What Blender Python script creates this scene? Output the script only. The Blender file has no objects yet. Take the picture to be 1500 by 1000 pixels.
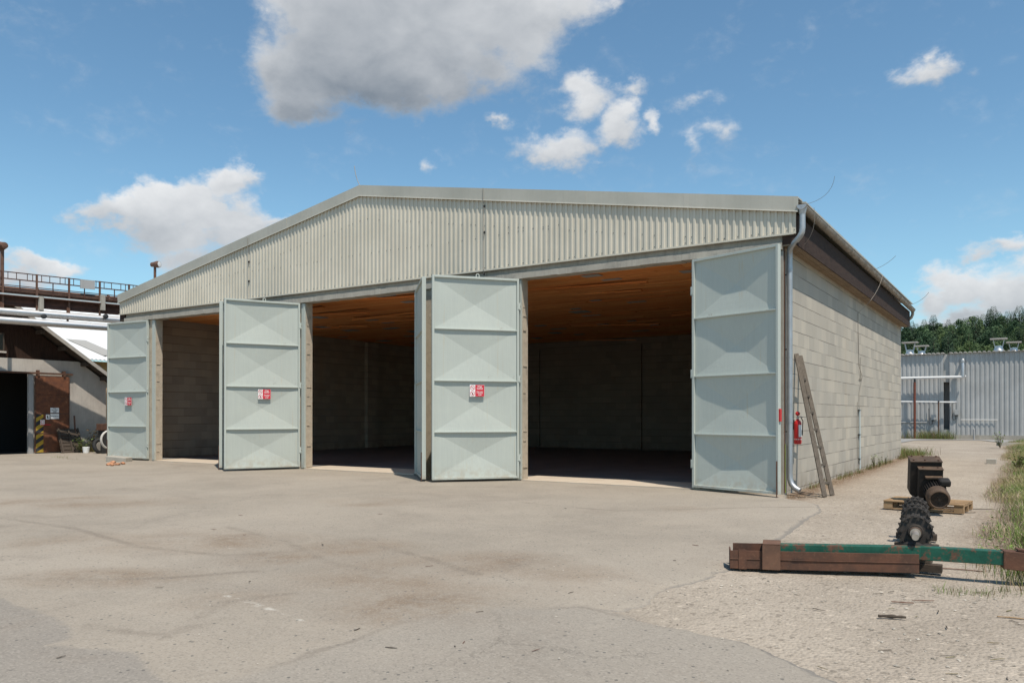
import bpy, bmesh, math, random
import numpy as np
from mathutils import Vector, Matrix
random.seed(7); RS = np.random.RandomState(11)
R = math.radians
SC = bpy.context.scene
COL = SC.collection

# ------------------------------------------------------------------ camera
CAM = (4.133, -16.309, 1.584); YAW = 33.03; PITCH = 0.236; FPX = 1166.3; PY0 = 602.6
cd = bpy.data.cameras.new('camera'); cam = bpy.data.objects.new('camera', cd); COL.objects.link(cam)
cam.location = CAM; cam.rotation_euler = (R(90 + PITCH), 0, R(YAW))
cd.sensor_width = 36; cd.lens = FPX / 1500 * 36; cd.shift_y = (PY0 - 500) / 1500
cd.clip_start = .05; cd.clip_end = 5000
SC.camera = cam

# ------------------------------------------------------------------ sun and exposure
SUNV = Vector((.42, -.275, 1)).normalized()
SUN_EL = math.asin(SUNV.z); SUN_AZ = math.atan2(SUNV.x, SUNV.y)
sd = bpy.data.lights.new('sun', 'SUN'); sd.energy = 4.8; sd.angle = R(.5); sd.color = (1, .925, .82)
so = bpy.data.objects.new('sun', sd); COL.objects.link(so); so.location = (20, -20, 40)
so.rotation_euler = SUNV.to_track_quat('Z', 'Y').to_euler()
SC.view_settings.view_transform = 'Standard'; SC.view_settings.look = 'None'
SC.view_settings.exposure = 0.0; SC.view_settings.gamma = 1; SC.view_settings.use_curve_mapping = False

# ------------------------------------------------------------------ where a sight line of the survey photograph meets a plane
def ray(x, y):
    r = (x - 750) / FPX; u = -(y - PY0) / FPX
    cp, sp = math.cos(R(PITCH)), math.sin(R(PITCH)); f = cp - u * sp; up = sp + u * cp
    s, c = math.sin(R(YAW)), math.cos(R(YAW))
    return Vector((r * c - f * s, r * s + f * c, up))
def on(x, y, ax, val):
    d = ray(x, y); i = 'xyz'.index(ax); t = (val - CAM[i]) / d[i]
    return Vector(CAM) + d * t
def gp(x, y, z=0.): return on(x, y, 'z', z)
def dep(x, y, D): return Vector(CAM) + ray(x, y) * D

# ------------------------------------------------------------------ node helpers
class NG:
    def __init__(s, nt): s.nt = nt
    def n(s, t, props=None, **ins):
        nd = s.nt.nodes.new(t)
        for k, v in (props or {}).items(): setattr(nd, k, v)
        for k, v in ins.items():
            key = int(k[1:]) if k[0] == 'i' and k[1:].isdigit() else k.replace('_', ' ')
            s.set(nd.inputs[key], v)
        return nd
    def set(s, sock, v):
        if isinstance(v, bpy.types.NodeSocket): s.nt.links.new(v, sock)
        elif v is not None:
            if sock.type == 'RGBA' and len(v) == 3: v = (*v, 1)
            sock.default_value = v
    def m(s, op, a, b=None, c=None, clamp=False):
        nd = s.nt.nodes.new('ShaderNodeMath'); nd.operation = op; nd.use_clamp = clamp
        for i, v in enumerate((a, b, c)):
            if v is not None: s.set(nd.inputs[i], v)
        return nd.outputs[0]
    def vm(s, op, a, b=None, c=None):
        nd = s.nt.nodes.new('ShaderNodeVectorMath'); nd.operation = op
        for i, v in enumerate((a, b, c)):
            if v is not None: s.set(nd.inputs[i], v)
        return nd.outputs[1] if op in ('LENGTH', 'DOT_PRODUCT') else nd.outputs[0]
    def mix(s, f, a, b, blend='MIX'):
        nd = s.nt.nodes.new('ShaderNodeMix'); nd.data_type = 'RGBA'; nd.blend_type = blend
        s.set(nd.inputs[0], f); s.set(nd.inputs[6], a); s.set(nd.inputs[7], b)
        return nd.outputs[2]
    def ramp(s, f, lo, hi, a=0., b=1.):
        nd = s.nt.nodes.new('ShaderNodeMapRange'); nd.interpolation_type = 'SMOOTHSTEP'
        for i, v in enumerate((f, lo, hi, a, b)): s.set(nd.inputs[i], v)
        return nd.outputs[0]
    def noise(s, vec, scale, detail=4, rough=.55, dist=0, col=False):
        nd = s.nt.nodes.new('ShaderNodeTexNoise')
        s.set(nd.inputs['Vector'], vec); nd.inputs['Scale'].default_value = scale
        nd.inputs['Detail'].default_value = detail; nd.inputs['Roughness'].default_value = rough
        nd.inputs['Distortion'].default_value = dist
        return nd.outputs['Color'] if col else nd.outputs[0]
    def vor(s, vec, scale, feat='F1', out='Distance', rnd=1.):
        nd = s.nt.nodes.new('ShaderNodeTexVoronoi'); nd.feature = feat
        s.set(nd.inputs['Vector'], vec); nd.inputs['Scale'].default_value = scale
        nd.inputs['Randomness'].default_value = rnd
        return nd.outputs[out]
    def obj(s): return s.n('ShaderNodeTexCoord').outputs['Object']
    def pos(s): return s.n('ShaderNodeNewGeometry').outputs['Position']
    def rnd(s): return s.n('ShaderNodeNewGeometry').outputs['Random Per Island']
    def orand(s): return s.n('ShaderNodeObjectInfo').outputs['Random']
    def map(s, vec, scale=(1, 1, 1), loc=(0, 0, 0), rot=(0, 0, 0)):
        nd = s.nt.nodes.new('ShaderNodeMapping'); s.set(nd.inputs[0], vec)
        nd.inputs[1].default_value = loc; nd.inputs[2].default_value = rot; nd.inputs[3].default_value = scale
        return nd.outputs[0]
    def attr(s, name):
        nd = s.nt.nodes.new('ShaderNodeAttribute'); nd.attribute_name = name; return nd.outputs['Fac']
    def bump(s, h, strength=.5, dist=.01, nrm=None):
        nd = s.nt.nodes.new('ShaderNodeBump'); nd.inputs['Strength'].default_value = strength
        nd.inputs['Distance'].default_value = dist; s.set(nd.inputs['Height'], h)
        if nrm is not None: s.set(nd.inputs['Normal'], nrm)
        return nd.outputs[0]

def mat(name):
    m = bpy.data.materials.new(name); m.use_nodes = True; nt = m.node_tree
    g = NG(nt); b = nt.nodes['Principled BSDF']; return m, g, b
def fin(g, b, col=None, rough=None, metal=None, nrm=None, spec=None):
    if col is not None: g.set(b.inputs['Base Color'], col)
    if rough is not None: g.set(b.inputs['Roughness'], rough)
    if metal is not None: g.set(b.inputs['Metallic'], metal)
    if nrm is not None: g.set(b.inputs['Normal'], nrm)
    if spec is not None: g.set(b.inputs['Specular IOR Level'], spec)

# ------------------------------------------------------------------ world: physical sky with cumulus clouds
def build_world():
    w = bpy.data.worlds.new('World'); SC.world = w; w.use_nodes = True
    nt = w.node_tree; g = NG(nt); bg = nt.nodes['Background']
    sky = g.n('ShaderNodeTexSky', dict(sky_type='NISHITA', sun_disc=False, sun_elevation=SUN_EL, sun_rotation=SUN_AZ,
                                       altitude=300, air_density=1.0, dust_density=.6, ozone_density=1.6)).outputs[0]
    d = g.n('ShaderNodeTexCoord').outputs['Generated']
    sp = g.n('ShaderNodeSeparateXYZ', i0=d).outputs
    az = g.m('ARCTAN2', sp[0], sp[1]); el = g.m('ARCSINE', sp[2])
    ae0 = g.n('ShaderNodeCombineXYZ', i0=az, i1=el, i2=0.).outputs[0]
    n3 = g.map(d, scale=(1, 1, 1.5))
    wcol = g.noise(n3, 7, 6, .62, col=True)
    off = g.vm('MULTIPLY', g.vm('SUBTRACT', wcol, (.5, .5, .5)), (.16, .12, 0))
    ae = g.vm('ADD', ae0, off)
    # cumulus: centre (pixel of the survey photograph), half size, density, dark base
    cl = [(480, 15, 125, 110, 1.0, .85), (600, 5, 190, 165, 1.15, 1.0), (730, 10, 150, 120, 1., .25), (840, 0, 85, 70, .8, .05),
          (470, 105, 110, 90, 1.1, 1.25), (570, 110, 160, 75, 1.1, 1.25), (450, 165, 75, 38, .75, 1.1), (915, -5, 40, 30, .6, 0), (388, 18, 26, 26, .5, 0), (400, 105, 40, 40, .6, .4),
          (700, 100, 110, 60, .7, .7),
          (165, 322, 56, 38, 1.08, .05), (215, 298, 55, 46, 1.20, .05), (272, 300, 58, 50, 1.20, .1), (330, 335, 62, 44, 1.14, .25), (382, 336, 40, 20, .7, .1),
          (255, 340, 120, 36, .9, .4), (322, 258, 62, 36, .95, .1), (128, 326, 48, 30, .85, .1), (345, 300, 40, 26, .6, .1), (290, 375, 80, 36, .75, .6), (150, 335, 40, 22, .6, .1),
          (70, 402, 60, 22, .85, .1), (12, 392, 22, 24, .7, .1), (40, 420, 70, 22, .8, .2),
          (850, 140, 57, 42, 0.82, 0), (932, 136, 43, 17, 0.54, 0), (914, 184, 48, 40, .95, .12), (976, 182, 20, 24, .55, 0), (812, 212, 69, 40, 0.90, .08), (880, 205, 48, 22, 0.48, 0),
          (720, 185, 26, 17, 0.54, 0), (635, 258, 28, 30, 0.48, 0), (1045, 158, 43, 22, 0.37, 0), (1028, 215, 28, 32, 0.43, 0), (1072, 195, 40, 25, 0.40, 0), (870, 248, 20, 9, .3, 0),
          (1375, 108, 74, 30, 0.68, .05), (1384, 74, 24, 22, 0.46, 0), (1412, 88, 31, 27, 0.52, 0),
          (1405, 425, 78, 38, 1., .15), (1475, 374, 52, 20, .7, .2), (1350, 440, 46, 32, .8, .4), (1480, 440, 75, 48, .95, .45), (1400, 470, 130, 26, .8, 1.0), (1540, 400, 60, 50, .9, .3), (1620, 420, 90, 50, .9, .3),
          (-80, 380, 90, 50, .9, .2), (-150, 120, 120, 60, .8, .4), (1700, 160, 130, 60, .8, .4)]
    W = H = Gs = Mx = None
    def azel(x, y):
        r = ray(x, y).normalized(); return math.atan2(r.x, r.y), math.asin(r.z)
    for x, y, rx, ry, a, gr in cl:
        a0, e0 = azel(x, y); a1, _ = azel(x + rx, y); _, e1 = azel(x, y - ry)
        ia, ie = 1 / abs(a1 - a0), 1 / abs(e1 - e0)
        v = g.vm('MULTIPLY_ADD', ae, (ia, ie, 0), (-a0 * ia, -e0 * ie, 0))
        k = g.m('SUBTRACT', 1.25, g.vm('LENGTH', v), clamp=False)
        k = g.m('MULTIPLY', g.m('MAXIMUM', k, 0.), a * 1.12)
        dy = g.n('ShaderNodeSeparateXYZ', i0=v).outputs[1]
        W = k if W is None else g.m('ADD', W, k)
        H = g.m('MULTIPLY', k, dy) if H is None else g.m('MULTIPLY_ADD', k, dy, H)
        Gs = g.m('MULTIPLY', k, gr) if Gs is None else g.m('MULTIPLY_ADD', k, gr, Gs)
        Mx = k if Mx is None else g.m('SMOOTH_MAX', Mx, k, .25)
    nz = g.noise(n3, 16, 9, .62, .3); nz2 = g.noise(n3, 55, 7, .6, .4)
    nn = g.m('MULTIPLY_ADD', g.m('SUBTRACT', nz, .5), 1.05, g.m('MULTIPLY', g.m('SUBTRACT', nz2, .5), .42))
    cov = g.ramp(g.m('ADD', Mx, g.m('MULTIPLY', nn, g.ramp(Mx, .0, .30))), .20, .86)
    Ws = g.m('MAXIMUM', W, .01)
    hh = g.m('DIVIDE', H, Ws); gg = g.m('DIVIDE', Gs, Ws)
    bl = g.noise(n3, 11, 6, .55, .2)
    lit = g.m('ADD', g.m('MULTIPLY_ADD', hh, .30, .80), g.m('MULTIPLY', g.m('SUBTRACT', bl, .5), .75))
    lit = g.m('SUBTRACT', lit, g.m('MULTIPLY', gg, g.ramp(Mx, .15, .95, .08, .44)))
    lit = g.m('MINIMUM', g.m('MAXIMUM', lit, .0), 1.0)
    ccol = g.mix(lit, (2.0, 2.4, 2.9), (8.6, 8.7, 8.8))
    # white veil towards the horizon
    skyc = g.mix(g.ramp(el, .02, .34, .28, .0), sky, (4.0, 5.4, 6.6))
    skyc = g.vm('MULTIPLY', skyc, (1.16, 1.47, 1.45))
    col = g.mix(g.m('MULTIPLY', cov, .96), skyc, ccol)
    g.set(bg.inputs[0], col); bg.inputs[1].default_value = .1
build_world()

# ------------------------------------------------------------------ mesh builder
class MB:
    def __init__(s): s.v = []; s.f = []; s.mi = []; s.sm = []
    def add(s, verts, faces, mi=0, smooth=False):
        o = len(s.v); s.v += [tuple(v) for v in verts]
        for f in faces: s.f.append([i + o for i in f]); s.mi.append(mi); s.sm.append(smooth)
    def box(s, x0, y0, z0, x1, y1, z1, mi=0):
        s.hexa([(x0, y0, z0), (x1, y0, z0), (x1, y1, z0), (x0, y1, z0), (x0, y0, z1), (x1, y0, z1), (x1, y1, z1), (x0, y1, z1)], mi)
    def hexa(s, p, mi=0): s.add(p, [(3, 2, 1, 0), (4, 5, 6, 7), (0, 1, 5, 4), (1, 2, 6, 5), (2, 3, 7, 6), (3, 0, 4, 7)], mi)
    def bar(s, p0, p1, w, h, up=(0, 0, 1), mi=0):
        p0, p1 = Vector(p0), Vector(p1); d = (p1 - p0).normalized(); a = d.cross(Vector(up))
        a = a.normalized() if a.length > 1e-5 else Vector((1, 0, 0)); b = a.cross(d).normalized()
        a = a * w / 2; b = b * h / 2
        s.hexa([p0 - a - b, p0 + a - b, p1 + a - b, p1 - a - b, p0 - a + b, p0 + a + b, p1 + a + b, p1 - a + b], mi)
    def prism(s, poly, axis, a, b, mi=0):
        n = len(poly); ax = 'xyz'.index(axis)
        def pt(q, c): l = [q[0], q[1]]; l.insert(ax, c); return l
        s.add([pt(q, a) for q in poly] + [pt(q, b) for q in poly],
              [list(range(n))[::-1], list(range(n, 2 * n))] + [(i, (i + 1) % n, n + (i + 1) % n, n + i) for i in range(n)], mi)
    def tube(s, pts, r, n=10, mi=0, caps=True):
        pts = [Vector(p) for p in pts]; rs = r if isinstance(r, (list, tuple)) else [r] * len(pts)
        V = []; F = []; ref = None
        for i, p in enumerate(pts):
            d = (pts[min(i + 1, len(pts) - 1)] - pts[max(i - 1, 0)]).normalized()
            if ref is None: ref = d.orthogonal().normalized()
            ref = (ref - d * ref.dot(d)).normalized(); c = d.cross(ref)
            V += [p + (ref * math.cos(2 * math.pi * k / n) + c * math.sin(2 * math.pi * k / n)) * rs[i] for k in range(n)]
        for i in range(len(pts) - 1):
            F += [(i * n + k, i * n + (k + 1) % n, (i + 1) * n + (k + 1) % n, (i + 1) * n + k) for k in range(n)]
        s.add(V, F, mi, True)
        if caps: s.add(V[:n], [list(range(n))[::-1]], mi); s.add(V[-n:], [list(range(n))], mi)
    def cyl(s, p0, p1, r, n=16, mi=0, r1=None): s.tube([p0, p1], [r, r if r1 is None else r1], n, mi)
    def lathe(s, c, axis, prof, n=20, mi=0):
        c = Vector(c); axis = Vector(axis).normalized()
        u = axis.orthogonal().normalized(); w = axis.cross(u); V = []; F = []; m = len(prof)
        for h, r in prof: V += [c + axis * h + (u * math.cos(2 * math.pi * k / n) + w * math.sin(2 * math.pi * k / n)) * r for k in range(n)]
        for i in range(m - 1):                           # every band has its own corners, so edges stay crisp
            f = prof[i + 1][0] - prof[i][0]; s.add(V[i * n:(i + 2) * n], [(k, (k + 1) % n, n + (k + 1) % n, n + k) for k in range(n)], mi, True)
        s.add(V[:n], [list(range(n))[::-1]], mi); s.add(V[-n:], [list(range(n))], mi)
    def quad(s, a, b, c, d, mi=0): s.add([a, b, c, d], [(0, 1, 2, 3)], mi)
    def mesh(s, me, M, mi=0):
        s.add([M @ v.co for v in me.vertices], [list(p.vertices) for p in me.polygons], mi)
    def blob(s, c, r, mi=0, n=1, jit=.25, sc=(1, 1, 1)):
        bm = bmesh.new(); bmesh.ops.create_icosphere(bm, subdivisions=n, radius=1)
        V = [Vector(c) + Vector((v.co.x * sc[0], v.co.y * sc[1], v.co.z * sc[2])) * r * (1 + random.uniform(-jit, jit)) for v in bm.verts]
        s.add(V, [[x.index for x in f.verts] for f in bm.faces], mi); bm.free()
    def build(s, name, mats, parent=None, org=None, bevel=0, fix=False, rot=None):
        me = bpy.data.meshes.new(name); v = np.array(s.v, float)
        if org is not None: v = v - np.array(org)
        me.from_pydata(v.tolist(), [], s.f)
        for m in (mats if isinstance(mats, (list, tuple)) else [mats]): me.materials.append(m)
        me.polygons.foreach_set('material_index', s.mi); me.polygons.foreach_set('use_smooth', s.sm)
        me.update()
        if fix:
            bm = bmesh.new(); bm.from_mesh(me); bmesh.ops.recalc_face_normals(bm, faces=bm.faces); bm.to_mesh(me); bm.free()
        o = bpy.data.objects.new(name, me); COL.objects.link(o)
        if org is not None: o.location = org
        if parent: o.parent = parent
        if bevel:
            b = o.modifiers.new('bevel', 'BEVEL'); b.width = bevel; b.segments = 2; b.limit_method = 'ANGLE'; b.harden_normals = False
        return o
def tag(o, label=None, cat=None, group=None, kind=None):
    for k, v in (('label', label), ('category', cat), ('group', group), ('kind', kind)):
        if v: o[k] = v
    return o
def empty(name, loc=(0, 0, 0), rz=0, label=None, cat=None, group=None):
    o = bpy.data.objects.new(name, None); COL.objects.link(o); o.location = loc; o.rotation_euler = (0, 0, rz)
    o.empty_display_size = .2
    return tag(o, label, cat, group)
def copy_tree(o, parent=None):
    c = o.copy(); COL.objects.link(c); c.parent = parent
    for ch in list(o.children): copy_tree(ch, c)
    return c
def text_mesh(txt, size, align='CENTER', bold=0.):
    cu = bpy.data.curves.new('t', 'FONT'); cu.body = txt; cu.size = size; cu.align_x = align; cu.align_y = 'CENTER'
    cu.offset = bold; cu.resolution_u = 2
    ob = bpy.data.objects.new('t', cu); COL.objects.link(ob)
    dg = bpy.context.evaluated_depsgraph_get(); dg.update()
    me = bpy.data.meshes.new_from_object(ob.evaluated_get(dg))
    bpy.data.objects.remove(ob); bpy.data.curves.remove(cu); return me
def vnoise(x, y, seed=0, oct=4, f0=1.):
    rs = np.random.RandomState(seed); T = rs.rand(256, 256); out = 0 * x; a = 1.; tot = 0
    for o in range(oct):
        X = x * f0 * 2 ** o + 37 * o; Y = y * f0 * 2 ** o + 91 * o
        xi = np.floor(X).astype(int); yi = np.floor(Y).astype(int); fx = X - xi; fy = Y - yi
        fx = fx * fx * (3 - 2 * fx); fy = fy * fy * (3 - 2 * fy)
        q = lambda i, j: T[(xi + i) % 256, (yi + j) % 256]
        out = out + a * ((q(0, 0) * (1 - fx) + q(1, 0) * fx) * (1 - fy) + (q(0, 1) * (1 - fx) + q(1, 1) * fx) * fy); tot += a; a *= .5
    return out / tot
def sdf(px, py, poly):
    """signed distance to a closed polygon, negative inside"""
    P = np.array(poly, float); d2 = np.full(px.shape, 1e18); ins = np.zeros(px.shape, bool)
    for i in range(len(P)):
        a = P[i]; b = P[(i + 1) % len(P)]; e = b - a; wx = px - a[0]; wy = py - a[1]
        t = np.clip((wx * e[0] + wy * e[1]) / (e @ e + 1e-12), 0, 1)
        d2 = np.minimum(d2, (wx - e[0] * t) ** 2 + (wy - e[1] * t) ** 2)
        c = ((a[1] <= py) != (b[1] <= py))
        if abs(e[1]) > 1e-12: ins ^= c & (px < a[0] + e[0] * (py - a[1]) / e[1])
    d = np.sqrt(d2); return np.where(ins, -d, d)
def grid_obj(name, xs, ys, zf, m, attrs=None, keep=None):
    X, Y = np.meshgrid(xs, ys); X = X.ravel(); Y = Y.ravel(); Z = zf(X, Y)
    nx, ny = len(xs), len(ys)
    i = np.arange((nx - 1) * (ny - 1)); r = i // (nx - 1); c = i % (nx - 1); a = r * nx + c
    F = np.stack([a, a + 1, a + nx + 1, a + nx], 1)
    if keep is not None: F = F[keep(X[F].mean(1), Y[F].mean(1))]
    me = bpy.data.meshes.new(name); me.from_pydata(np.stack([X, Y, Z], 1).tolist(), [], F.tolist())
    for k, v in (attrs or {}).items():
        at = me.attributes.new(k, 'FLOAT', 'POINT'); at.data.foreach_set('value', v(X, Y).astype(np.float32))
    me.materials.append(m); me.polygons.foreach_set('use_smooth', [True] * len(me.polygons)); me.update()
    o = bpy.data.objects.new(name, me); COL.objects.link(o); return o
def arr_mesh(name, V, F, mats, mi=None, smooth=False, org=None):
    V = np.asarray(V, float)
    if org is not None: V = V - np.array(org)
    me = bpy.data.meshes.new(name); me.from_pydata(V.tolist(), [], F.tolist() if hasattr(F, 'tolist') else F)
    for m in (mats if isinstance(mats, (list, tuple)) else [mats]): me.materials.append(m)
    if mi is not None: me.polygons.foreach_set('material_index', mi)
    if smooth: me.polygons.foreach_set('use_smooth', [True] * len(me.polygons))
    me.update(); o = bpy.data.objects.new(name, me); COL.objects.link(o)
    if org is not None: o.location = org
    return o

# ------------------------------------------------------------------ materials
M = {}
def m_blocks(name='concrete_blocks', tone=1.):
    m, g, b = mat(name); p = g.pos(); sp = g.n('ShaderNodeSeparateXYZ', i0=p).outputs
    u = g.m('ADD', sp[0], sp[1]); uv = g.n('ShaderNodeCombineXYZ', i0=u, i1=g.m('SUBTRACT', sp[2], .037), i2=0.).outputs[0]
    wob = g.vm('MULTIPLY', g.vm('SUBTRACT', g.noise(p, 1.5, 2, col=True), (.5, .5, .5)), (.02, .016, 0))
    uv = g.vm('ADD', uv, wob)
    br = g.n('ShaderNodeTexBrick', dict(offset=.5), Vector=uv, Color1=(.0, 0, 0), Color2=(1, 1, 1), Mortar=(.5, .5, .5), Scale=1.,
             Mortar_Size=.0055, Mortar_Smooth=.3, Bias=0., Brick_Width=.5, Row_Height=.3)
    mort = br.outputs['Fac']; rv = br.outputs['Color']
    hz = g.m('ABSOLUTE', g.m('SUBTRACT', g.m('FRACT', g.m('DIVIDE', g.m('ADD', g.n('ShaderNodeSeparateXYZ', i0=uv).outputs[1], .15), .3)), .5))
    hl = g.m('MULTIPLY', g.ramp(hz, .014, .034, 1, 0), g.ramp(g.noise(g.map(p, (.5, .5, 3.2)), 1.1, 3), .38, .54))
    streak = g.noise(g.map(uv, (9, .35, 1)), 2.2, 4, .65)
    stain = g.ramp(g.noise(g.map(uv, (1.3, .09, 1)), 1., 3, .6), .55, .72)
    base = g.mix(g.m('MULTIPLY_ADD', rv, .8, .1), (.365, .322, .265), (.63, .55, .435))
    base = g.mix(g.ramp(streak, .3, .75), base, g.mix(.5, base, (.46, .42, .36)))
    base = g.mix(g.m('MULTIPLY', stain, .35), base, (.47, .37, .25))
    base = g.mix(g.ramp(g.noise(p, .8, 5, .6), .45, .75, 0, .35), base, (.27, .25, .22))
    base = g.mix(g.m('MULTIPLY', g.ramp(sp[2], .02, .55, 1, 0), g.ramp(g.noise(g.map(p, (2, 2, 1)), 1.6, 5, .7), .38, .62, 0, .55)), base, (.25, .20, .145))
    base = g.mix(g.ramp(rv, .86, .9, 0, .35), base, (.30, .285, .26))
    grain = g.noise(p, 120, 3, .7)
    base = g.mix(.25, base, g.mix(grain, (.2, .19, .17), (.56, .52, .46)))
    base = g.mix(g.m('MULTIPLY', mort, .35), base, (.30, .28, .25))
    base = g.mix(g.m('MULTIPLY', hl, .8), base, (.11, .098, .085))
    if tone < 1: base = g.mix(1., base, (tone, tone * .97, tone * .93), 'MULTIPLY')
    h = g.m('ADD', g.m('MULTIPLY', mort, -.7), g.m('ADD', g.m('MULTIPLY', grain, .35), g.m('ADD', g.m('MULTIPLY', streak, .4), g.m('MULTIPLY', rv, .35))))
    fin(g, b, base, .92, nrm=g.bump(h, .7, .008), spec=.2); return m
def m_rough(name, c1, c2, scale=4, grain=80, gs=.25, bump=.4, bd=.004, rough=.9, dirt=None, streak=0, metal=0, spec=.3, wcoord=True, rvar=0.):
    m, g, b = mat(name); p = g.pos() if wcoord else g.obj()
    n1 = g.noise(p, scale, 6, .6, .2); col = g.mix(g.ramp(n1, .3, .7), c1, c2)
    gr = g.noise(p, grain, 3, .7)
    dk = tuple(x * .55 for x in c1); lt = tuple(min(1, x * 1.35) for x in c2)
    col = g.mix(gs, col, g.mix(gr, dk, lt))
    if streak:
        st = g.noise(g.map(p, (7, 7, .45)), 2.5, 5, .65); col = g.mix(g.ramp(st, .45, .75, 0, streak), col, tuple(x * .5 for x in c1))
    if dirt: col = g.mix(g.ramp(g.noise(p, scale * .6, 6, .65, .5), .52, .72, 0, dirt[1]), col, dirt[0])
    if rvar: col = g.mix(1., col, g.m('MULTIPLY_ADD', g.rnd(), rvar, 1 - rvar / 2), 'MULTIPLY')
    h = g.m('ADD', g.m('MULTIPLY', gr, .6), n1)
    rg = g.m('MULTIPLY_ADD', n1, .2, rough - .1)
    fin(g, b, col, rg, metal, g.bump(h, bump, bd) if bump else None, spec); return m
def m_leafpaint():
    m, g, b = mat('mint_door_paint'); p = g.obj()
    st = g.noise(g.map(p, (22, 22, .4)), 2.2, 4, .6); n1 = g.noise(p, 1.6, 5, .6)
    col = g.mix(g.ramp(st, .3, .8), (.43, .458, .418), (.468, .495, .448))
    col = g.mix(g.ramp(n1, .45, .8, 0, .4), col, (.50, .53, .465))
    rust = g.m('MULTIPLY', g.ramp(g.noise(p, 3.5, 8, .75), .63, .71), g.ramp(g.noise(p, .9, 2), .42, .6))
    drip = g.m('MULTIPLY', g.ramp(g.noise(g.map(p, (10, 10, .25)), 1.6, 4, .6), .60, .74), .5)
    col = g.mix(drip, col, (.46, .40, .28))
    zz = g.n('ShaderNodeSeparateXYZ', i0=p).outputs[2]
    col = g.mix(g.m('MULTIPLY', g.ramp(zz, .02, .5, 1, 0), g.ramp(g.noise(p, 6, 6, .7), .38, .66, 0, .6)), col, (.36, .30, .22))
    col = g.mix(g.m('MULTIPLY', rust, .6), col, (.16, .07, .035))
    h = g.m('MULTIPLY_ADD', g.noise(p, 2.4, 3), 1., g.m('MULTIPLY', st, .15))
    fin(g, b, col, g.m('MULTIPLY_ADD', n1, .2, .42), nrm=g.bump(h, .35, .012), spec=.35); return m
def m_cladding(name='beige_sheet', c1=(.525, .482, .395), c2=(.605, .557, .462), rough=.45, streak=.13, metal=0):
    m, g, b = mat(name); p = g.pos()
    st = g.noise(g.map(p, (9, 9, .5)), 2., 5, .6); n1 = g.noise(p, .7, 5, .6)
    col = g.mix(g.ramp(n1, .3, .7), c1, c2)
    col = g.mix(g.ramp(st, .45, .8, 0, streak), col, tuple(x * .62 for x in c1))
    col = g.mix(g.ramp(g.noise(p, 30, 4, .7), .6, .8, 0, .15), col, tuple(x * .5 for x in c1))
    fin(g, b, col, g.m('MULTIPLY_ADD', n1, .2, rough - .1), metal, g.bump(g.noise(p, 3, 3), .12, .02), spec=.4); return m
def m_rust(name, base=(.135, .062, .038), alt=(.075, .042, .03), paint=None, pamt=.5, rough=.85, light=(.23, .12, .07)):
    m, g, b = mat(name); p = g.obj()
    n1 = g.noise(p, 5, 7, .65, .3); n2 = g.noise(p, 24, 6, .7); st = g.noise(g.map(p, (3, 3, 14)), 2, 4)
    col = g.mix(g.ramp(n1, .3, .7), base, alt); col = g.mix(g.ramp(n2, .5, .8, 0, .6), col, light)
    col = g.mix(g.ramp(st, .55, .8, 0, .35), col, tuple(x * .5 for x in alt))
    r = rough
    if paint:
        k = g.ramp(g.m('ADD', g.m('MULTIPLY', n1, .6), g.m('MULTIPLY', n2, .4)), pamt + .035, pamt - .03)
        pc = g.mix(g.ramp(g.noise(p, 9, 5, .7), .3, .7), paint, tuple(x * 1.6 for x in paint)); col = g.mix(k, col, pc)
        r = g.m('MULTIPLY_ADD', k, -.25, rough)
    h = g.m('ADD', n2, g.m('MULTIPLY', g.noise(p, 90, 3, .7), .5))
    fin(g, b, col, r, nrm=g.bump(h, .5, .004), spec=.3); return m
def m_planks():
    m, g, b = mat('ceiling_boards'); p = g.pos(); r = g.rnd()
    pp = g.vm('ADD', g.map(p, (.22, 2.2, 2.2)), g.n('ShaderNodeCombineXYZ', i0=g.m('MULTIPLY', r, 37.), i1=g.m('MULTIPLY', r, 91.), i2=0.).outputs[0])
    gr = g.noise(pp, 9, 5, .6, 1.2)
    col = g.mix(r, (.84, .29, .085), (.97, .47, .17)); col = g.mix(g.ramp(gr, .35, .75, 0, .5), col, (.66, .20, .055))
    kn = g.vor(g.map(p, (1.2, 5, 1)), 1.3); col = g.mix(g.ramp(kn, .03, .07, .8, 0), col, (.11, .045, .025))
    fin(g, b, col, .6, nrm=g.bump(gr, .2, .004), spec=.25); return m
def m_wood(name, c1, c2, sx=(3, 14, 14), rough=.85):
    m, g, b = mat(name); p = g.obj(); gr = g.noise(g.map(p, sx), 3, 6, .65, .8); n = g.noise(p, 3, 4)
    col = g.mix(g.ramp(gr, .3, .75), c1, c2); col = g.mix(g.ramp(n, .5, .75, 0, .5), col, tuple(x * .5 for x in c1))
    fin(g, b, col, rough, nrm=g.bump(gr, .5, .004), spec=.2); return m
def m_metal(name, c, rough=.35, metal=.9, var=.15, scale=5):
    m, g, b = mat(name); p = g.obj(); n1 = g.noise(p, scale, 6, .6); n2 = g.noise(p, 40, 4, .7)
    col = g.mix(g.ramp(n1, .3, .75), c, tuple(x * (1 - var * 2) for x in c)); col = g.mix(g.ramp(n2, .55, .8, 0, .35), col, tuple(x * .6 for x in c))
    fin(g, b, col, g.m('MULTIPLY_ADD', n1, .25, rough), metal, g.bump(n2, .12, .003)); return m
def m_plain(name, c, rough=.6, metal=0, spec=.4, var=.12):
    m, g, b = mat(name); n = g.noise(g.obj(), 8, 5, .6); col = g.mix(n, tuple(x * (1 - var) for x in c), tuple(min(1, x * (1 + var)) for x in c))
    fin(g, b, col, rough, metal, spec=spec); return m
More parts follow.
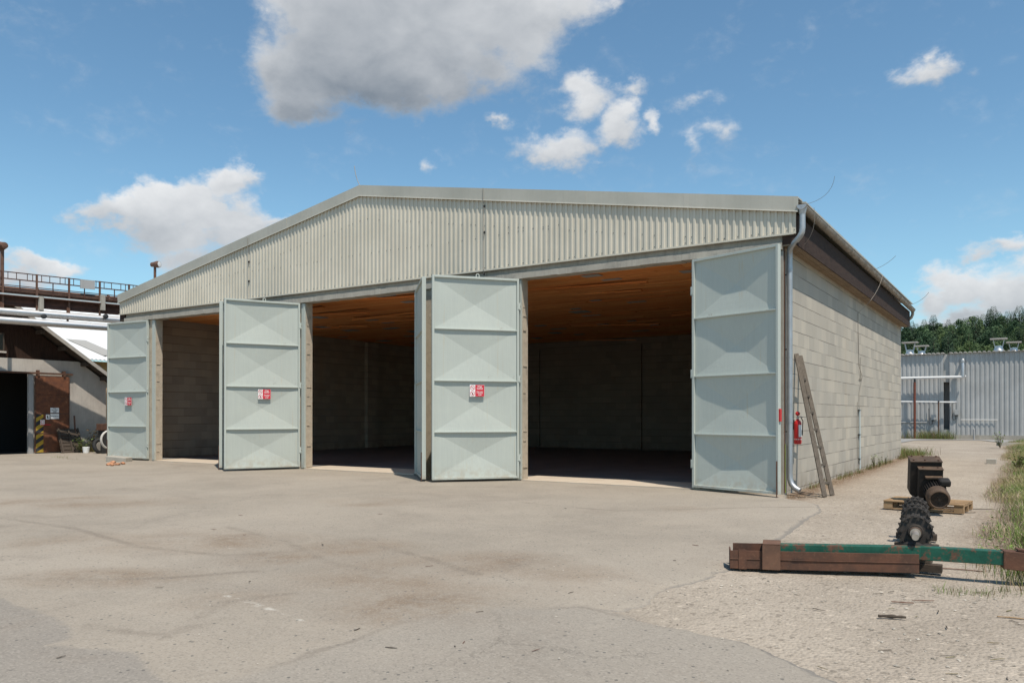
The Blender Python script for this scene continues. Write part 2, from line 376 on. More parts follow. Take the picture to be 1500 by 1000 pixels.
def m_leaf(name, stops, rough=.7, far=False):
    m, g, b = mat(name); r = g.rnd(); nd = g.n('ShaderNodeValToRGB', i0=r); cr = nd.color_ramp
    cr.elements[0].position = 0; cr.elements[0].color = (*stops[0], 1); cr.elements[1].position = 1; cr.elements[1].color = (*stops[-1], 1)
    for i, s_ in enumerate(stops[1:-1]): e = cr.elements.new((i + 1) / (len(stops) - 1)); e.color = (*s_, 1)
    n = g.noise(g.pos(), 1.1 if not far else .16, 3); col = g.mix(g.ramp(n, .35, .65, 0, .6), nd.outputs[0], tuple(x * (.6 if not far else 1.9) for x in stops[0]))
    fin(g, b, col, rough, spec=.2); return m
def m_asphalt():
    m, g, b = mat('dusty_asphalt'); p = g.pos()
    n0 = g.noise(p, .23, 5, .6, .4); n1 = g.noise(p, 1.1, 6, .62, .3); n2 = g.noise(g.map(p, (1, 1, 1)), 9, 5, .7)
    col = g.mix(g.ramp(n0, .3, .7), (.264, .227, .182), (.336, .290, .234))
    col = g.mix(g.ramp(n1, .35, .75, 0, .5), col, (.355, .303, .241))
    st = g.attr('stain'); k = g.m('MULTIPLY', st, g.ramp(g.m('ADD', g.m('MULTIPLY', n1, .6), g.m('MULTIPLY', n2, .4)), .3, .62))
    col = g.mix(g.m('MULTIPLY', k, .9), col, (.20, .142, .094))
    col = g.mix(g.m('MULTIPLY', g.attr('dust'), g.ramp(n2, .25, .65)), col, (.36, .30, .235))
    gy = g.ramp(g.m('ADD', g.attr('grey'), g.m('MULTIPLY', g.m('SUBTRACT', n2, .5), .10)), .04, -.04)
    col = g.mix(g.m('MULTIPLY', gy, .42), col, (.172, .163, .152))
    pv = g.m('ADD', g.attr('pale'), g.m('MULTIPLY', g.m('SUBTRACT', n2, .5), .2)); gy2 = g.ramp(pv, .12, -.12)
    col = g.mix(g.m('MULTIPLY', gy2, .4), col, (.248, .226, .196))
    seam = g.m('MULTIPLY', g.ramp(g.m('ABSOLUTE', g.m('ADD', g.attr('pale'), g.m('MULTIPLY', g.m('SUBTRACT', n2, .5), .08))), .05, .012), g.ramp(n1, .4, .6, 0, .4)); col = g.mix(seam, col, (.15, .125, .10))
    mot = g.noise(p, .62, 7, .68, .8); col = g.mix(g.ramp(mot, .52, .70, 0, .42), col, (.215, .178, .142)); col = g.mix(g.ramp(mot, .46, .30, 0, .3), col, (.372, .322, .258))
    ln = g.m('MULTIPLY', g.ramp(g.m('ADD', g.attr('lines'), g.m('MULTIPLY', g.m('SUBTRACT', n2, .5), .12)), .11, .03), g.ramp(n1, .35, .6, .05, .5)); col = g.mix(ln, col, (.165, .135, .105))
    mk = g.m('MULTIPLY', g.ramp(g.m('ADD', g.attr('mark'), g.m('MULTIPLY', g.m('SUBTRACT', n2, .5), .09)), .06, .015), g.ramp(g.noise(p, 2.2, 5, .7), .42, .55, 0, .6)); col = g.mix(mk, col, (.60, .56, .49))
    # stone speckle of the worn surface
    vd = g.vor(p, 75, 'F1', 'Color'); vs = g.n('ShaderNodeSeparateColor', i0=vd).outputs[0]
    col = g.mix(g.ramp(vs, .66, .98, 0, .32), col, (.40, .355, .30)); col = g.mix(g.ramp(vs, .28, .02, 0, .32), col, (.13, .115, .10))
    v3 = g.n('ShaderNodeSeparateColor', i0=g.vor(p, 20, 'F1', 'Color')).outputs[1]
    v3d = g.vor(p, 20); col = g.mix(g.m('MULTIPLY', g.ramp(v3, .88, .92), g.ramp(v3d, .30, .18)), col, (.13, .12, .105))
    # hairline cracks
    wv = g.vm('ADD', p, g.vm('MULTIPLY', g.vm('SUBTRACT', g.noise(p, 1.6, 5, .7, col=True), (.5, .5, .5)), (1.1, 1.1, 0)))
    ck = g.ramp(g.vor(wv, .17, 'DISTANCE_TO_EDGE'), .0022, .0005); ck = g.m('MULTIPLY', ck, g.ramp(g.noise(p, .35, 3), .48, .6))
    col = g.mix(g.m('MULTIPLY', ck, .22), col, (.11, .095, .08))
    ed = g.ramp(g.m('ADD', g.attr('edge'), g.m('MULTIPLY', g.m('SUBTRACT', n2, .5), .10)), -.045, .015, 0, .6); col = g.mix(ed, col, (.15, .14, .128))
    h = g.m('ADD', g.m('MULTIPLY', vs, .8), g.m('ADD', g.m('MULTIPLY', n2, .6), g.m('MULTIPLY', ck, -2.)))
    fin(g, b, col, .93, nrm=g.bump(h, .5, .006), spec=.2); return m
def m_gravel():
    m, g, b = mat('gravel_soil'); p = g.pos()
    n0 = g.noise(p, .5, 6, .65, .3); n2 = g.noise(p, 7, 6, .7)
    col = g.mix(g.ramp(n0, .3, .7), (.30, .252, .20), (.39, .332, .267))
    col = g.mix(g.ramp(n2, .5, .8, 0, .5), col, (.24, .195, .145))
    col = g.mix(g.m('MULTIPLY', g.attr('soil'), g.ramp(n2, .2, .5)), col, (.165, .108, .066))
    for sc, am in ((38, .55), (17, .6)):
        wp = g.vm('ADD', p, g.vm('MULTIPLY', g.noise(p, sc, 2, col=True), (.02, .02, 0)))
        vc = g.n('ShaderNodeSeparateColor', i0=g.vor(wp, sc, 'F1', 'Color')); vd = g.vor(wp, sc)
        stone = g.m('MULTIPLY', g.ramp(vc.outputs[0], .45, .55), g.ramp(vd, .52, .34))
        sc_ = g.mix(vc.outputs[1], (.15, .125, .098), (.52, .44, .35)); col = g.mix(g.m('MULTIPLY', stone, am), col, sc_)
    vs = g.n('ShaderNodeSeparateColor', i0=g.vor(p, 38, 'F1', 'Color')).outputs[0]
    h = g.m('ADD', g.m('MULTIPLY', g.vor(p, 38), -1.2), g.m('ADD', n2, g.m('MULTIPLY', g.vor(p, 17), -.6)))
    fin(g, b, col, .95, nrm=g.bump(h, .8, .012), spec=.15); return m

M['blocks'] = m_blocks(); M['deep_shade'] = m_blocks('deep_shade_blocks', .48); M['half_shade'] = m_blocks('half_shade_blocks', .85)  # two darkened copies paint the light fall-off onto the inner walls
M['concrete'] = m_rough('weathered_concrete', (.33, .30, .255), (.43, .395, .335), 3, 70, .35, .6, .008, .92, ((.2, .185, .16), .5), .35)
M['pier'] = m_rough('rough_jamb_concrete', (.40, .335, .255), (.50, .43, .335), 6, 50, .35, .9, .012, .95, ((.22, .19, .155), .55))
M['floor'] = m_rough('shade_dark_floor', (.122, .122, .12), (.18, .18, .175), 1.2, 60, .2, .3, .003, .95)  # floor colour lowered to paint the deep shade inside the hall
M['sunlit_thresh'] = m_rough('threshold_sunlit_concrete', (.45, .375, .29), (.53, .45, .355), 2, 60, .2, .3, .003, .95)
M['paint'] = m_leafpaint()
M['clad'] = m_cladding(); M['trim'] = m_cladding('grey_trim_sheet', (.40, .385, .33), (.475, .455, .395), .5, .15)
M['zinc'] = m_metal('zinc', (.50, .51, .52), .38, .75, .1); M['zincd'] = m_metal('weathered_zinc', (.40, .36, .31), .5, .55, .15)
M['silver'] = m_metal('aluminium_jacket', (.62, .61, .60), .34, .85, .1, 2)
M['fascia'] = m_wood('brown_fascia', (.038, .024, .019), (.066, .042, .032), (1.2, 1.2, 9)); M['soffit'] = m_wood('soffit_boards', (.24, .18, .125), (.33, .255, .18), (12, 1.2, 12))
M['planks'] = m_planks(); M['patch'] = m_plain('grey_patch', (.42, .41, .39), .8)
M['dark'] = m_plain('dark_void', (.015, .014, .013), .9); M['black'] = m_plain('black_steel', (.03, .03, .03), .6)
M['rust'] = m_rust('rusty_steel'); M['rustred'] = m_rust('red_oxide', (.20, .062, .038), (.13, .05, .035), None, light=(.26, .11, .07))
M['green'] = m_rust('chipped_green_paint', (.17, .085, .05), (.10, .055, .038), (.010, .066, .043), .53, .75)
M['strap'] = m_rust('rusty_strap', (.17, .088, .055), (.11, .062, .042), (.05, .085, .05), .38, .8)
M['machine'] = m_rust('greasy_machine', (.030, .024, .020), (.017, .0145, .013), None, .5, .6, (.065, .048, .036))
M['toothed'] = m_rust('worn_black_iron', (.060, .050, .042), (.034, .029, .026), None, .5, .65, (.11, .085, .065))
M['motor'] = m_rust('dusty_motor', (.12, .075, .047), (.055, .038, .028), None, .5, .75, (.19, .13, .085))
M['bright'] = m_metal('bare_shaft', (.52, .45, .38), .4, .7, .2)
M['oldwood'] = m_wood('weathered_wood', (.10, .083, .066), (.17, .14, .112), (12, 12, 2)); M['pallet'] = m_wood('pallet_wood', (.30, .19, .10), (.42, .285, .165), (3, 14, 14))
M['darkwood'] = m_wood('dark_timber', (.055, .042, .033), (.10, .078, .06)); M['barnwood'] = m_wood('barn_boards', (.026, .014, .010), (.046, .025, .016), (14, 14, 1.2))
M['red'] = m_plain('extinguisher_red', (.52, .018, .02), .3, 0, .5); M['white'] = m_plain('white_plastic', (.78, .78, .76), .5)
M['signred'] = m_plain('sign_red', (.58, .025, .045), .45); M['signwhite'] = m_plain('sign_white', (.80, .79, .77), .45); M['ink'] = m_plain('sign_ink', (.035, .035, .04), .6)
M['plaster'] = m_rough('old_plaster', (.42, .375, .33), (.51, .465, .41), 1.6, 45, .2, .5, .01, .95, ((.30, .27, .235), .45), .25)
M['barnrust'] = m_rust('rusty_barn_door', (.20, .075, .036), (.105, .045, .028), (.33, .20, .11), .37, .8, (.26, .13, .07))
M['yellow'] = m_plain('hazard_yellow', (.42, .27, .03), .7, var=.3); M['hblack'] = m_plain('hazard_black', (.03, .032, .036), .7, var=.3)
M['roofgrey'] = m_rough('grey_verge', (.36, .335, .30), (.43, .40, .36), 3, 40, .15, .2, .004, .8)
M['whiteroof'] = m_cladding('white_roof_sheet', (.60, .60, .585), (.68, .68, .66), .5, .15); M['skyl'] = m_plain('skylight_sheet', (.36, .345, .31), .6)
M['ochre'] = m_rough('ochre_plaster', (.40, .27, .10), (.48, .34, .15), 1.5, 40, .15, .3, .006, .95, None, .2)
M['glass'] = m_plain('dark_glass', (.02, .025, .025), .12, 0, .6)
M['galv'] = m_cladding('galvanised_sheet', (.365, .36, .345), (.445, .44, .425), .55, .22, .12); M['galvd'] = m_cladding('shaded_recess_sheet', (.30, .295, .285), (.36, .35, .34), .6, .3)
M['brownpipe'] = m_rust('brown_pipe', (.16, .085, .058), (.105, .058, .042), None, .5, .8, (.22, .13, .09)); M['browndk'] = m_rust('brown_girder', (.105, .048, .034), (.065, .034, .026), None, .5, .85, (.15, .075, .05))
M['asphalt'] = m_asphalt(); M['gravel'] = m_gravel(); M['road'] = m_rough('road_asphalt', (.25, .245, .235), (.31, .30, .285), .8, 30, .15, .2, .004, .95)
M['stone'] = m_rough('stones', (.28, .245, .20), (.43, .385, .325), 9, 60, .2, 0, rvar=1.0)
M['grass'] = m_leaf('dry_grass', [(.46, .37, .20), (.38, .34, .13), (.25, .30, .085), (.43, .39, .18), (.20, .27, .07), (.48, .38, .25)])
M['pinkgrass'] = m_leaf('seeding_grass', [(.46, .32, .25), (.52, .42, .30), (.42, .29, .23), (.40, .32, .17), (.50, .37, .28)])
M['weed'] = m_leaf('weed_leaves', [(.11, .18, .04), (.17, .25, .06), (.24, .28, .08), (.14, .21, .045)])
M['dryweed'] = m_leaf('dry_weeds', [(.17, .10, .045), (.26, .18, .09), (.12, .13, .04), (.20, .14, .07)])
M['conifer'] = m_leaf('conifer_needles', [(.038, .064, .040), (.052, .085, .048), (.068, .105, .054), (.045, .072, .043)], .8, True)
M['broad'] = m_leaf('wood_foliage', [(.060, .098, .048), (.082, .126, .056), (.102, .145, .062), (.07, .108, .052)], .8, True)
M['conifer2'] = m_leaf('young_needles', [(.045, .078, .036), (.066, .105, .044), (.085, .125, .052)], .8, True); M['broad2'] = m_leaf('pale_wood_foliage', [(.085, .125, .050), (.11, .155, .06), (.13, .165, .07)], .8, True); M['broad3'] = m_leaf('deep_wood_foliage', [(.030, .058, .030), (.045, .075, .036), (.038, .068, .030)], .8, True)
M['browntree'] = m_leaf('browned_foliage', [(.16, .085, .045), (.11, .075, .04), (.13, .09, .045)], .85, True)
M['trunk'] = m_plain('tree_trunk', (.10, .07, .05), .9); M['hill'] = m_rough('forest_floor', (.035, .05, .022), (.05, .065, .03), .05, 1, .2, 0)
M['blue'] = m_plain('faded_blue_plastic', (.16, .30, .50), .6, var=.3); M['tyre'] = m_plain('black_rubber', (.022, .022, .022), .8); M['hose'] = m_plain('grey_hose', (.52, .50, .46), .6)
M['paleblue'] = m_plain('pale_conduit', (.46, .52, .52), .5); M['palewood'] = m_plain('pale_timber', (.52, .37, .24), .8); M['brick'] = m_rough('broken_brick', (.38, .17, .09), (.50, .26, .15), 9, 50, .2, .5, .004, rvar=.5)
M['insul'] = m_plain('white_pipe_jacket', (.72, .70, .67), .45)

# ------------------------------------------------------------------ ground, yard, roads, hill
def axis(*segs):
    out = []
    for a, b, st in segs: out += list(np.arange(a, b, st))
    return np.array(out + [segs[-1][1]])
edge_px = [(1153, 729), (1178, 733), (1201, 741), (1192, 752), (1152, 775), (1105, 808), (1060, 834), (1000, 855), (962, 869), (935, 885), (908, 891), (872, 889), (858, 884), (905, 897), (1000, 915), (1080, 938), (1130, 957), (1200, 985), (1250, 1000)]
YARD = [tuple(gp(*q)[:2]) for q in edge_px] + [(4.3, -11.9), (6.5, -13.2), (9, -16.5), (9, -30), (-60, -30), (-60, 40), (-23, 40), (-23, .05), (-11, .05), (0.02, .05)]
def edge_noise(x, y): return (vnoise(x, y, 5, 4, 1.6) - .5) * .20 + (vnoise(x, y, 6, 3, 7.) - .5) * .11
def yard_sd(x, y): return sdf(x, y, YARD) + edge_noise(x, y)
def ell(x, y, cx, cy, rx, ry, rot=0):
    c, s = math.cos(rot), math.sin(rot); u = ((x - cx) * c + (y - cy) * s) / rx; v = (-(x - cx) * s + (y - cy) * c) / ry
    return np.clip(1 - np.sqrt(u * u + v * v), 0, 1)
def pxpoly(L): return [tuple(gp(*q)[:2]) for q in L]
STAINS = [(640, 838, 260, 40), (740, 820, 120, 18), (860, 838, 80, 14), (520, 800, 130, 16), (400, 815, 90, 14), (250, 790, 260, 20), (80, 792, 90, 12), (620, 890, 190, 36), (160, 845, 190, 16), (330, 880, 130, 22), (840, 848, 50, 9), (800, 842, 100, 14), (1000, 745, 60, 6), (530, 735, 90, 8), (120, 735, 200, 10)]
def stain(x, y):
    out = 0 * x
    for px, py, rx, ry in STAINS:
        c = gp(px, py); a = gp(px + rx, py) - gp(px - rx, py); L = a.length / 2; W = (gp(px, py - ry) - gp(px, py + ry)).length / 2
        out = np.maximum(out, ell(x, y, c.x, c.y, L, W, math.atan2(a.y, a.x)))
    return np.clip(out * 1.7, 0, 1) * np.clip((vnoise(x, y, 9, 4, .9) - .2) * 1.9, 0, 1)
def dust(x, y):
    out = 0 * x
    for px, py, rx, ry, k in [(880, 850, 110, 28, 1.), (960, 865, 70, 22, 1.), (1010, 765, 120, 7, .5), (720, 720, 300, 7, .4), (400, 700, 200, 6, .4), (310, 803, 40, 5, .8), (1180, 735, 50, 8, .8), (160, 686, 40, 8, .8), (640, 960, 200, 30, .35)]:
        c = gp(px, py); a = gp(px + rx, py) - gp(px - rx, py); L = a.length / 2; W = (gp(px, py - ry) - gp(px, py + ry)).length / 2
        out = np.maximum(out, k * np.clip(1.6 * ell(x, y, c.x, c.y, L, W, math.atan2(a.y, a.x)), 0, 1))
    return out * np.clip((vnoise(x, y, 19, 4, 1.8) - .25) * 1.8, 0, 1)
def pdist(x, y, lines):
    d = np.full(x.shape, 9.)
    for L in lines:
        P = [np.array(gp(*q)[:2]) for q in L]
        for a, b in zip(P[:-1], P[1:]):
            e = b - a; t = np.clip(((x - a[0]) * e[0] + (y - a[1]) * e[1]) / (e @ e), 0, 1); d = np.minimum(d, np.hypot(x - a[0] - e[0] * t, y - a[1] - e[1] * t))
    return d + np.abs(vnoise(x, y, 25, 3, 2.5) - .5) * .12
LINES = [[(0, 757), (105, 772), (200, 800), (330, 812), (430, 806)], [(0, 847), (130, 848), (240, 845), (330, 838), (420, 832)], [(240, 935), (330, 880), (420, 868), (470, 868)], [(560, 838), (480, 822), (420, 792), (330, 770)], [(120, 915), (240, 930), (330, 905)], [(700, 842), (620, 815), (560, 800)], [(760, 735), (900, 748), (1050, 745), (1190, 742)]]
MARKS = [[(331, 871), (352, 877), (400, 892), (440, 908)], [(300, 806), (345, 801)], [(440, 703), (470, 700)]]
GREY = pxpoly([(-300, 860), (0, 878), (45, 893), (90, 915), (118, 932), (60, 945), (135, 948), (190, 955), (235, 972), (265, 988), (330, 1000), (200, 1060), (-400, 1010)])
PALE = pxpoly([(310, 1000), (420, 968), (500, 945), (590, 915), (650, 898), (760, 889), (858, 884), (1080, 938), (1250, 1000), (1300, 1060), (300, 1060)])
yard = grid_obj('asphalt_yard', axis((-60, -26, 1.), (-26, -3, .14), (-3, 4, .06), (4, 9, .25)), axis((-30, -16, 1.), (-16, -13, .15), (-13, -6, .06), (-6, .2, .1), (.2, 40, .8)),
    lambda x, y: np.where(yard_sd(x, y) > -.08, -.06 * np.clip((yard_sd(x, y) + .08) / .25, 0, 1), 0) + (vnoise(x, y, 3, 3, .35) - .5) * .035 * np.clip(-y / 2, 0, 1) * np.clip(-yard_sd(x, y), 0, 1),
    M['asphalt'], dict(stain=stain, dust=dust, edge=yard_sd, lines=lambda x, y: pdist(x, y, LINES), mark=lambda x, y: pdist(x, y, MARKS), grey=lambda x, y: sdf(x, y, GREY) + (vnoise(x, y, 21, 4, 1.2) - .5) * .5, pale=lambda x, y: sdf(x, y, PALE) + (vnoise(x, y, 22, 4, 1.2) - .5) * .4),
    keep=lambda x, y: (yard_sd(x, y) < .3) & ~((x > -22.5) & (x < -.2) & (y > .15)))
tag(yard, kind='structure')
def soil(x, y):
    a = np.clip(1.5 * np.exp(-np.abs(x - .25) / .28), 0, 1) * (y > -1.2) * (y < 18) ; b = np.clip((x - 3.3 + .012 * y + (vnoise(x, y, 31, 4, .5) - .5) * 1.2) / .8, 0, 1) * (y > -6.5)
    return np.clip(np.maximum(a, b * .75), 0, 1)
def gz(x, y): return -.022 + (vnoise(x, y, 33, 4, .7) - .5) * .03 * np.exp(-np.maximum(0, np.hypot(x - 3, y + 8) - 15) / 10)
ground = grid_obj('ground', axis((-2500, -300, 200), (-300, -40, 20), (-40, -2, 2), (-2, 6, .09), (6, 30, 1.5), (30, 300, 15), (300, 2500, 200)), axis((-600, -40, 40), (-40, -14, 2), (-14, 0, .09), (0, 20, .25), (20, 50, 1), (50, 300, 15), (300, 2500, 150)),
    gz, M['gravel'], dict(soil=soil)); tag(ground, kind='structure')
def sheet(name, poly, z, m):
    b = MB(); b.add([(x, y, z) for x, y in poly], [list(range(len(poly)))]); return tag(b.build(name, m), kind='structure')
sheet('road', [(-30, 28.5), (-3.4, 28.5), (-2.4, 31), (-2.0, 35), (-1.9, 39.0), (-.8, 40.5), (.5, 41.3), (1.6, 41.2), (2.6, 38.0), (3.4, 36.5), (30, 36.5), (30, 42.9), (-.2, 42.9), (-30, 42.9)], .004, M['road'])

def build_hill():
    def hz(x, y):
        u = x * math.cos(R(-5)) + y * math.sin(R(-5)) if False else y + .12 * x
        base = np.clip((u - 310) / 190, 0, 1); base = base * base * (3 - 2 * base)
        h = 46 + (vnoise(x, y, 41, 3, .008) - .5) * 14 + np.clip((x + 16) * .11, -22, 16)
        return np.maximum(-1.5, base * h - 1)
    o = grid_obj('hill', np.arange(-260, 261, 8.), np.arange(290, 760, 8.), hz, M['hill']); tag(o, kind='structure')
    return hz
HZ = build_hill()
def tree_proto(kind, h, seed):
    """many small leaf clumps through the crown's volume; returns verts, quads, material"""
    rs = np.random.RandomState(seed); V = []; F = []
    n = 1500 if kind == 'conifer' else 1700
    for i in range(n):
        if kind == 'conifer':
            t = rs.rand() ** .8; z = h * (.18 + .82 * t); r = h * .20 * (1 - t) ** .95 * (.35 + .75 * rs.rand()) * (1 + .25 * math.sin(9 * z)) + .05; s = h * .021 * (1.25 - t) * (.7 + .6 * rs.rand())
        else:
            c = [(0, 0, .62, .24), (.12, .05, .78, .18), (-.13, .08, .72, .18), (.08, -.13, .55, .2), (-.1, -.1, .5, .2), (.02, .1, .9, .11)][rs.randint(6)]
            u = rs.normal(size=3); u /= np.linalg.norm(u); q = (.55 + .5 * rs.rand()) * c[3] * h; s = h * .0165 * (.6 + .8 * rs.rand())
        a = rs.rand() * 6.283
        p = np.array([r * math.cos(a), r * math.sin(a), z]) if kind == 'conifer' else np.array([c[0] * h, c[1] * h, c[2] * h]) + u * q
        e1 = rs.normal(size=3); e1 /= np.linalg.norm(e1); e2 = np.cross(e1, rs.normal(size=3)); e2 /= np.linalg.norm(e2)
        if kind == 'conifer': e1 = np.array([math.cos(a), math.sin(a), -.45]); e1 /= np.linalg.norm(e1); e2 = np.cross(e1, [0, 0, 1]) + rs.normal(size=3) * .3
        o = len(V); V += [p - e1 * s - e2 * s * .6, p + e1 * s - e2 * s * .5, p + e1 * s * 1.1 + e2 * s * .5, p - e1 * s + e2 * s * .7]; F.append((o, o + 1, o + 2, o + 3))
    tr = MB(); tr.tube([(0, 0, 0), (0, 0, h * .5), (0, 0, h * .85)], [h * .022, h * .014, h * .005], 6, caps=False)
    for a in (0.4, 2.4, 4.5): tr.tube([(0, 0, h * .4), (math.cos(a) * h * .12, math.sin(a) * h * .12, h * .62)], [h * .009, h * .003], 5, caps=False)
    return np.array(V), np.array(F), np.array(tr.v), np.array(tr.f)
PROTO = [tree_proto('conifer', 1, 1), tree_proto('conifer', 1, 2), tree_proto('broad', 1, 3), tree_proto('broad', 1, 4), tree_proto('broad', 1, 5)]
def build_forest():
    rs = np.random.RandomState(5); V = []; F = []; MI = []; o = 0
    pts = []
    for y in np.arange(330, 520, 6.2):
        for x in np.arange(-92, 48, 6.0):
            if rs.rand() < .93: pts.append((x + rs.uniform(-2.6, 2.6), y + rs.uniform(-2.6, 2.6)))
    for x, y in pts:
        z = float(HZ(np.array([x]), np.array([y]))[0])
        if z < 16: continue
        top = z > 40
        k = rs.choice([0, 1, 2, 3, 4], p=[.33, .33, .12, .11, .11] if top else [.16, .16, .23, .23, .22]); h = rs.uniform(9, 15) if k > 1 else rs.uniform(11, 18)
        v, f, tv, tf = PROTO[k]; a = rs.rand() * 6.28; c, s = math.cos(a), math.sin(a); Rm = np.array([[c, -s, 0], [s, c, 0], [0, 0, 1]])
        h = h * rs.choice([.7, .9, 1., 1.15]); w = h * rs.uniform(.8, 1.35); mi = (0, 0, 4)[rs.randint(3)] if k < 2 else (2 if rs.rand() < .007 else (1, 1, 5, 6)[rs.randint(4)])
        for vv, ff, m_ in ((v, f, mi), (tv, tf, 3)):
            V.append((vv @ Rm.T) * np.array([w, w, h]) + np.array([x, y, z - .3])); F += (ff + o).tolist(); MI += [m_] * len(ff); o += len(vv)
    ob = arr_mesh('forest', np.concatenate(V), F, [M['conifer'], M['broad'], M['browntree'], M['trunk'], M['conifer2'], M['broad2'], M['broad3']], MI)
    tag(ob, 'dense mixed green forest covering the hill behind the grey sheds', 'forest', kind='stuff')
    # single trees that stand out against the sky
    protos = []
    for i, (v, f, tv, tf) in enumerate(PROTO[:3]):
        nm = 'pine_tree' if i < 2 else 'deciduous_tree'; e = empty(nm)
        cr = arr_mesh('crown', v, f, M['conifer'] if i < 2 else M['broad']); cr.parent = e; t = arr_mesh('trunk', tv, tf, M['trunk']); t.parent = e; protos.append(e)
    used = set()
    for i, px in enumerate([1326, 1338, 1352, 1368, 1377, 1390, 1401, 1413, 1424, 1433, 1450, 1453, 1462, 1474, 1486, 1496]):
        r = ray(px, 480); D = 470 + rs.uniform(-18, 25); p = Vector(CAM) + r * D; z = float(HZ(np.array([p.x]), np.array([p.y]))[0])
        k = 2 if i % 4 == 1 else i % 2; h = rs.uniform(10.5, 16) if px not in (1450, 1453) else (21 if px == 1450 else 18)
        t = protos[k] if k not in used else copy_tree(protos[k]); used.add(k)
        t.location = (p.x, p.y, z - .3); t.scale = (h * .95, h * .95, h); t.rotation_euler = (0, 0, rs.rand() * 6)
        if px == 1450: tag(t, 'tallest pointed conifer standing up from the ridge of the wooded hill', 'tree')
        elif k == 2: tag(t, 'round-crowned leafy tree on the ridge line of the wooded hill', 'tree', 'leafy trees on the hill ridge')
        else: tag(t, 'dark conifer on the ridge line of the wooded hill', 'tree', 'conifers on the hill ridge')
build_forest()

# ------------------------------------------------------------------ the storage hall
HW, HL = -22.9, 17.4
OPEN = [(-21.11, -16.98), (-13.69, -9.52), (-6.17, -1.885)]
LZ = 4.87
hall = empty('storage_hall', (0, 0, 0), 0, 'wide storage hall of grey concrete blocks with beige corrugated gable and open mint doors', 'building')
def hb(name, m, *boxes, bevel=0):
    b = MB()
    for q in boxes: b.box(*q)
    return b.build(name, m, hall, bevel=bevel)
hb('block_wall', M['blocks'], (-.25, .26, -.3, 0, HL, 5.3))
hb('block_wall', M['half_shade'], (HW, .26, -.3, HW + .25, HL, 5.3))
hb('block_wall', M['deep_shade'], (HW + .26, HL - .25, -.3, -.26, HL, 5.3))
edges = [HW] + [v for o in OPEN for v in o] + [0]
for i in range(4):
    x0, x1 = edges[2 * i], edges[2 * i + 1]
    b = MB(); J = .002
    jl = x0 + (.0 if i == 0 else .0); jr = x1
    b.box(x0, 0, -.3, x1, .25, LZ, 0)
    # chipped mortar lips down the jambs
    for side in ((x1,) if i < 3 else ()) + ((x0,) if i > 0 else ()):
        for k in range(16):
            z = .037 + .3 * k + random.uniform(-.05, .05)
            if z < LZ - .1 and random.random() < .5:
                b.box(side - .02, .03, z - .012, side + random.uniform(.008, .022) if side == x1 else side + .02, random.uniform(.12, .22), z + random.uniform(.004, .02), 0)
    b.build('pier', M['pier'] if i < 3 else M['blocks'], hall)
hb('corner_column', M['concrete'], (-.22, -.012, -.3, .006, .24, LZ - .003))
def lintel():
    b = MB(); n = 120; xs = np.linspace(HW, 0, n + 1)
    for i in range(n):
        e0 = .012 * random.random(); b.box(xs[i], -.078 - .006 * random.random(), LZ + .012 * random.random(), xs[i + 1] - .0005, .255, 5.012 + .014 * random.random())
    b.box(HW, -.006, 5.0275, 0, .25, 5.32, 1)
    b.build('lintel', [M['concrete'], M['concrete']], hall)
lintel()
for (x0, x1) in OPEN:                                   # painted steel door frames on the jambs
    hb('door_frame', M['paint'], (x0 - .16, -.035, .03, x0 - .004, .006, LZ - .02), (x0 - .05, -.05, .03, x0 - .004, -.0355, LZ - .03))
    hb('door_frame', M['paint'], (x1 + .004, -.035, .03, x1 + .16, .006, LZ - .02), (x1 + .004, -.05, .03, x1 + .05, -.0355, LZ - .03))
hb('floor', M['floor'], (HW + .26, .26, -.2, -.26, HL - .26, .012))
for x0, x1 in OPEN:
    b = MB(); b.box(x0 + .003, -.07, -.2, x1 - .003, .2515, .022); b.box(x0 - .35, .252, -.2, x1 + .35, 1.42, .0215); b.build('threshold_sunlit_strip', M['sunlit_thresh'], hall)  # real sill, then a pale strip painting the sunlit reach of the floor
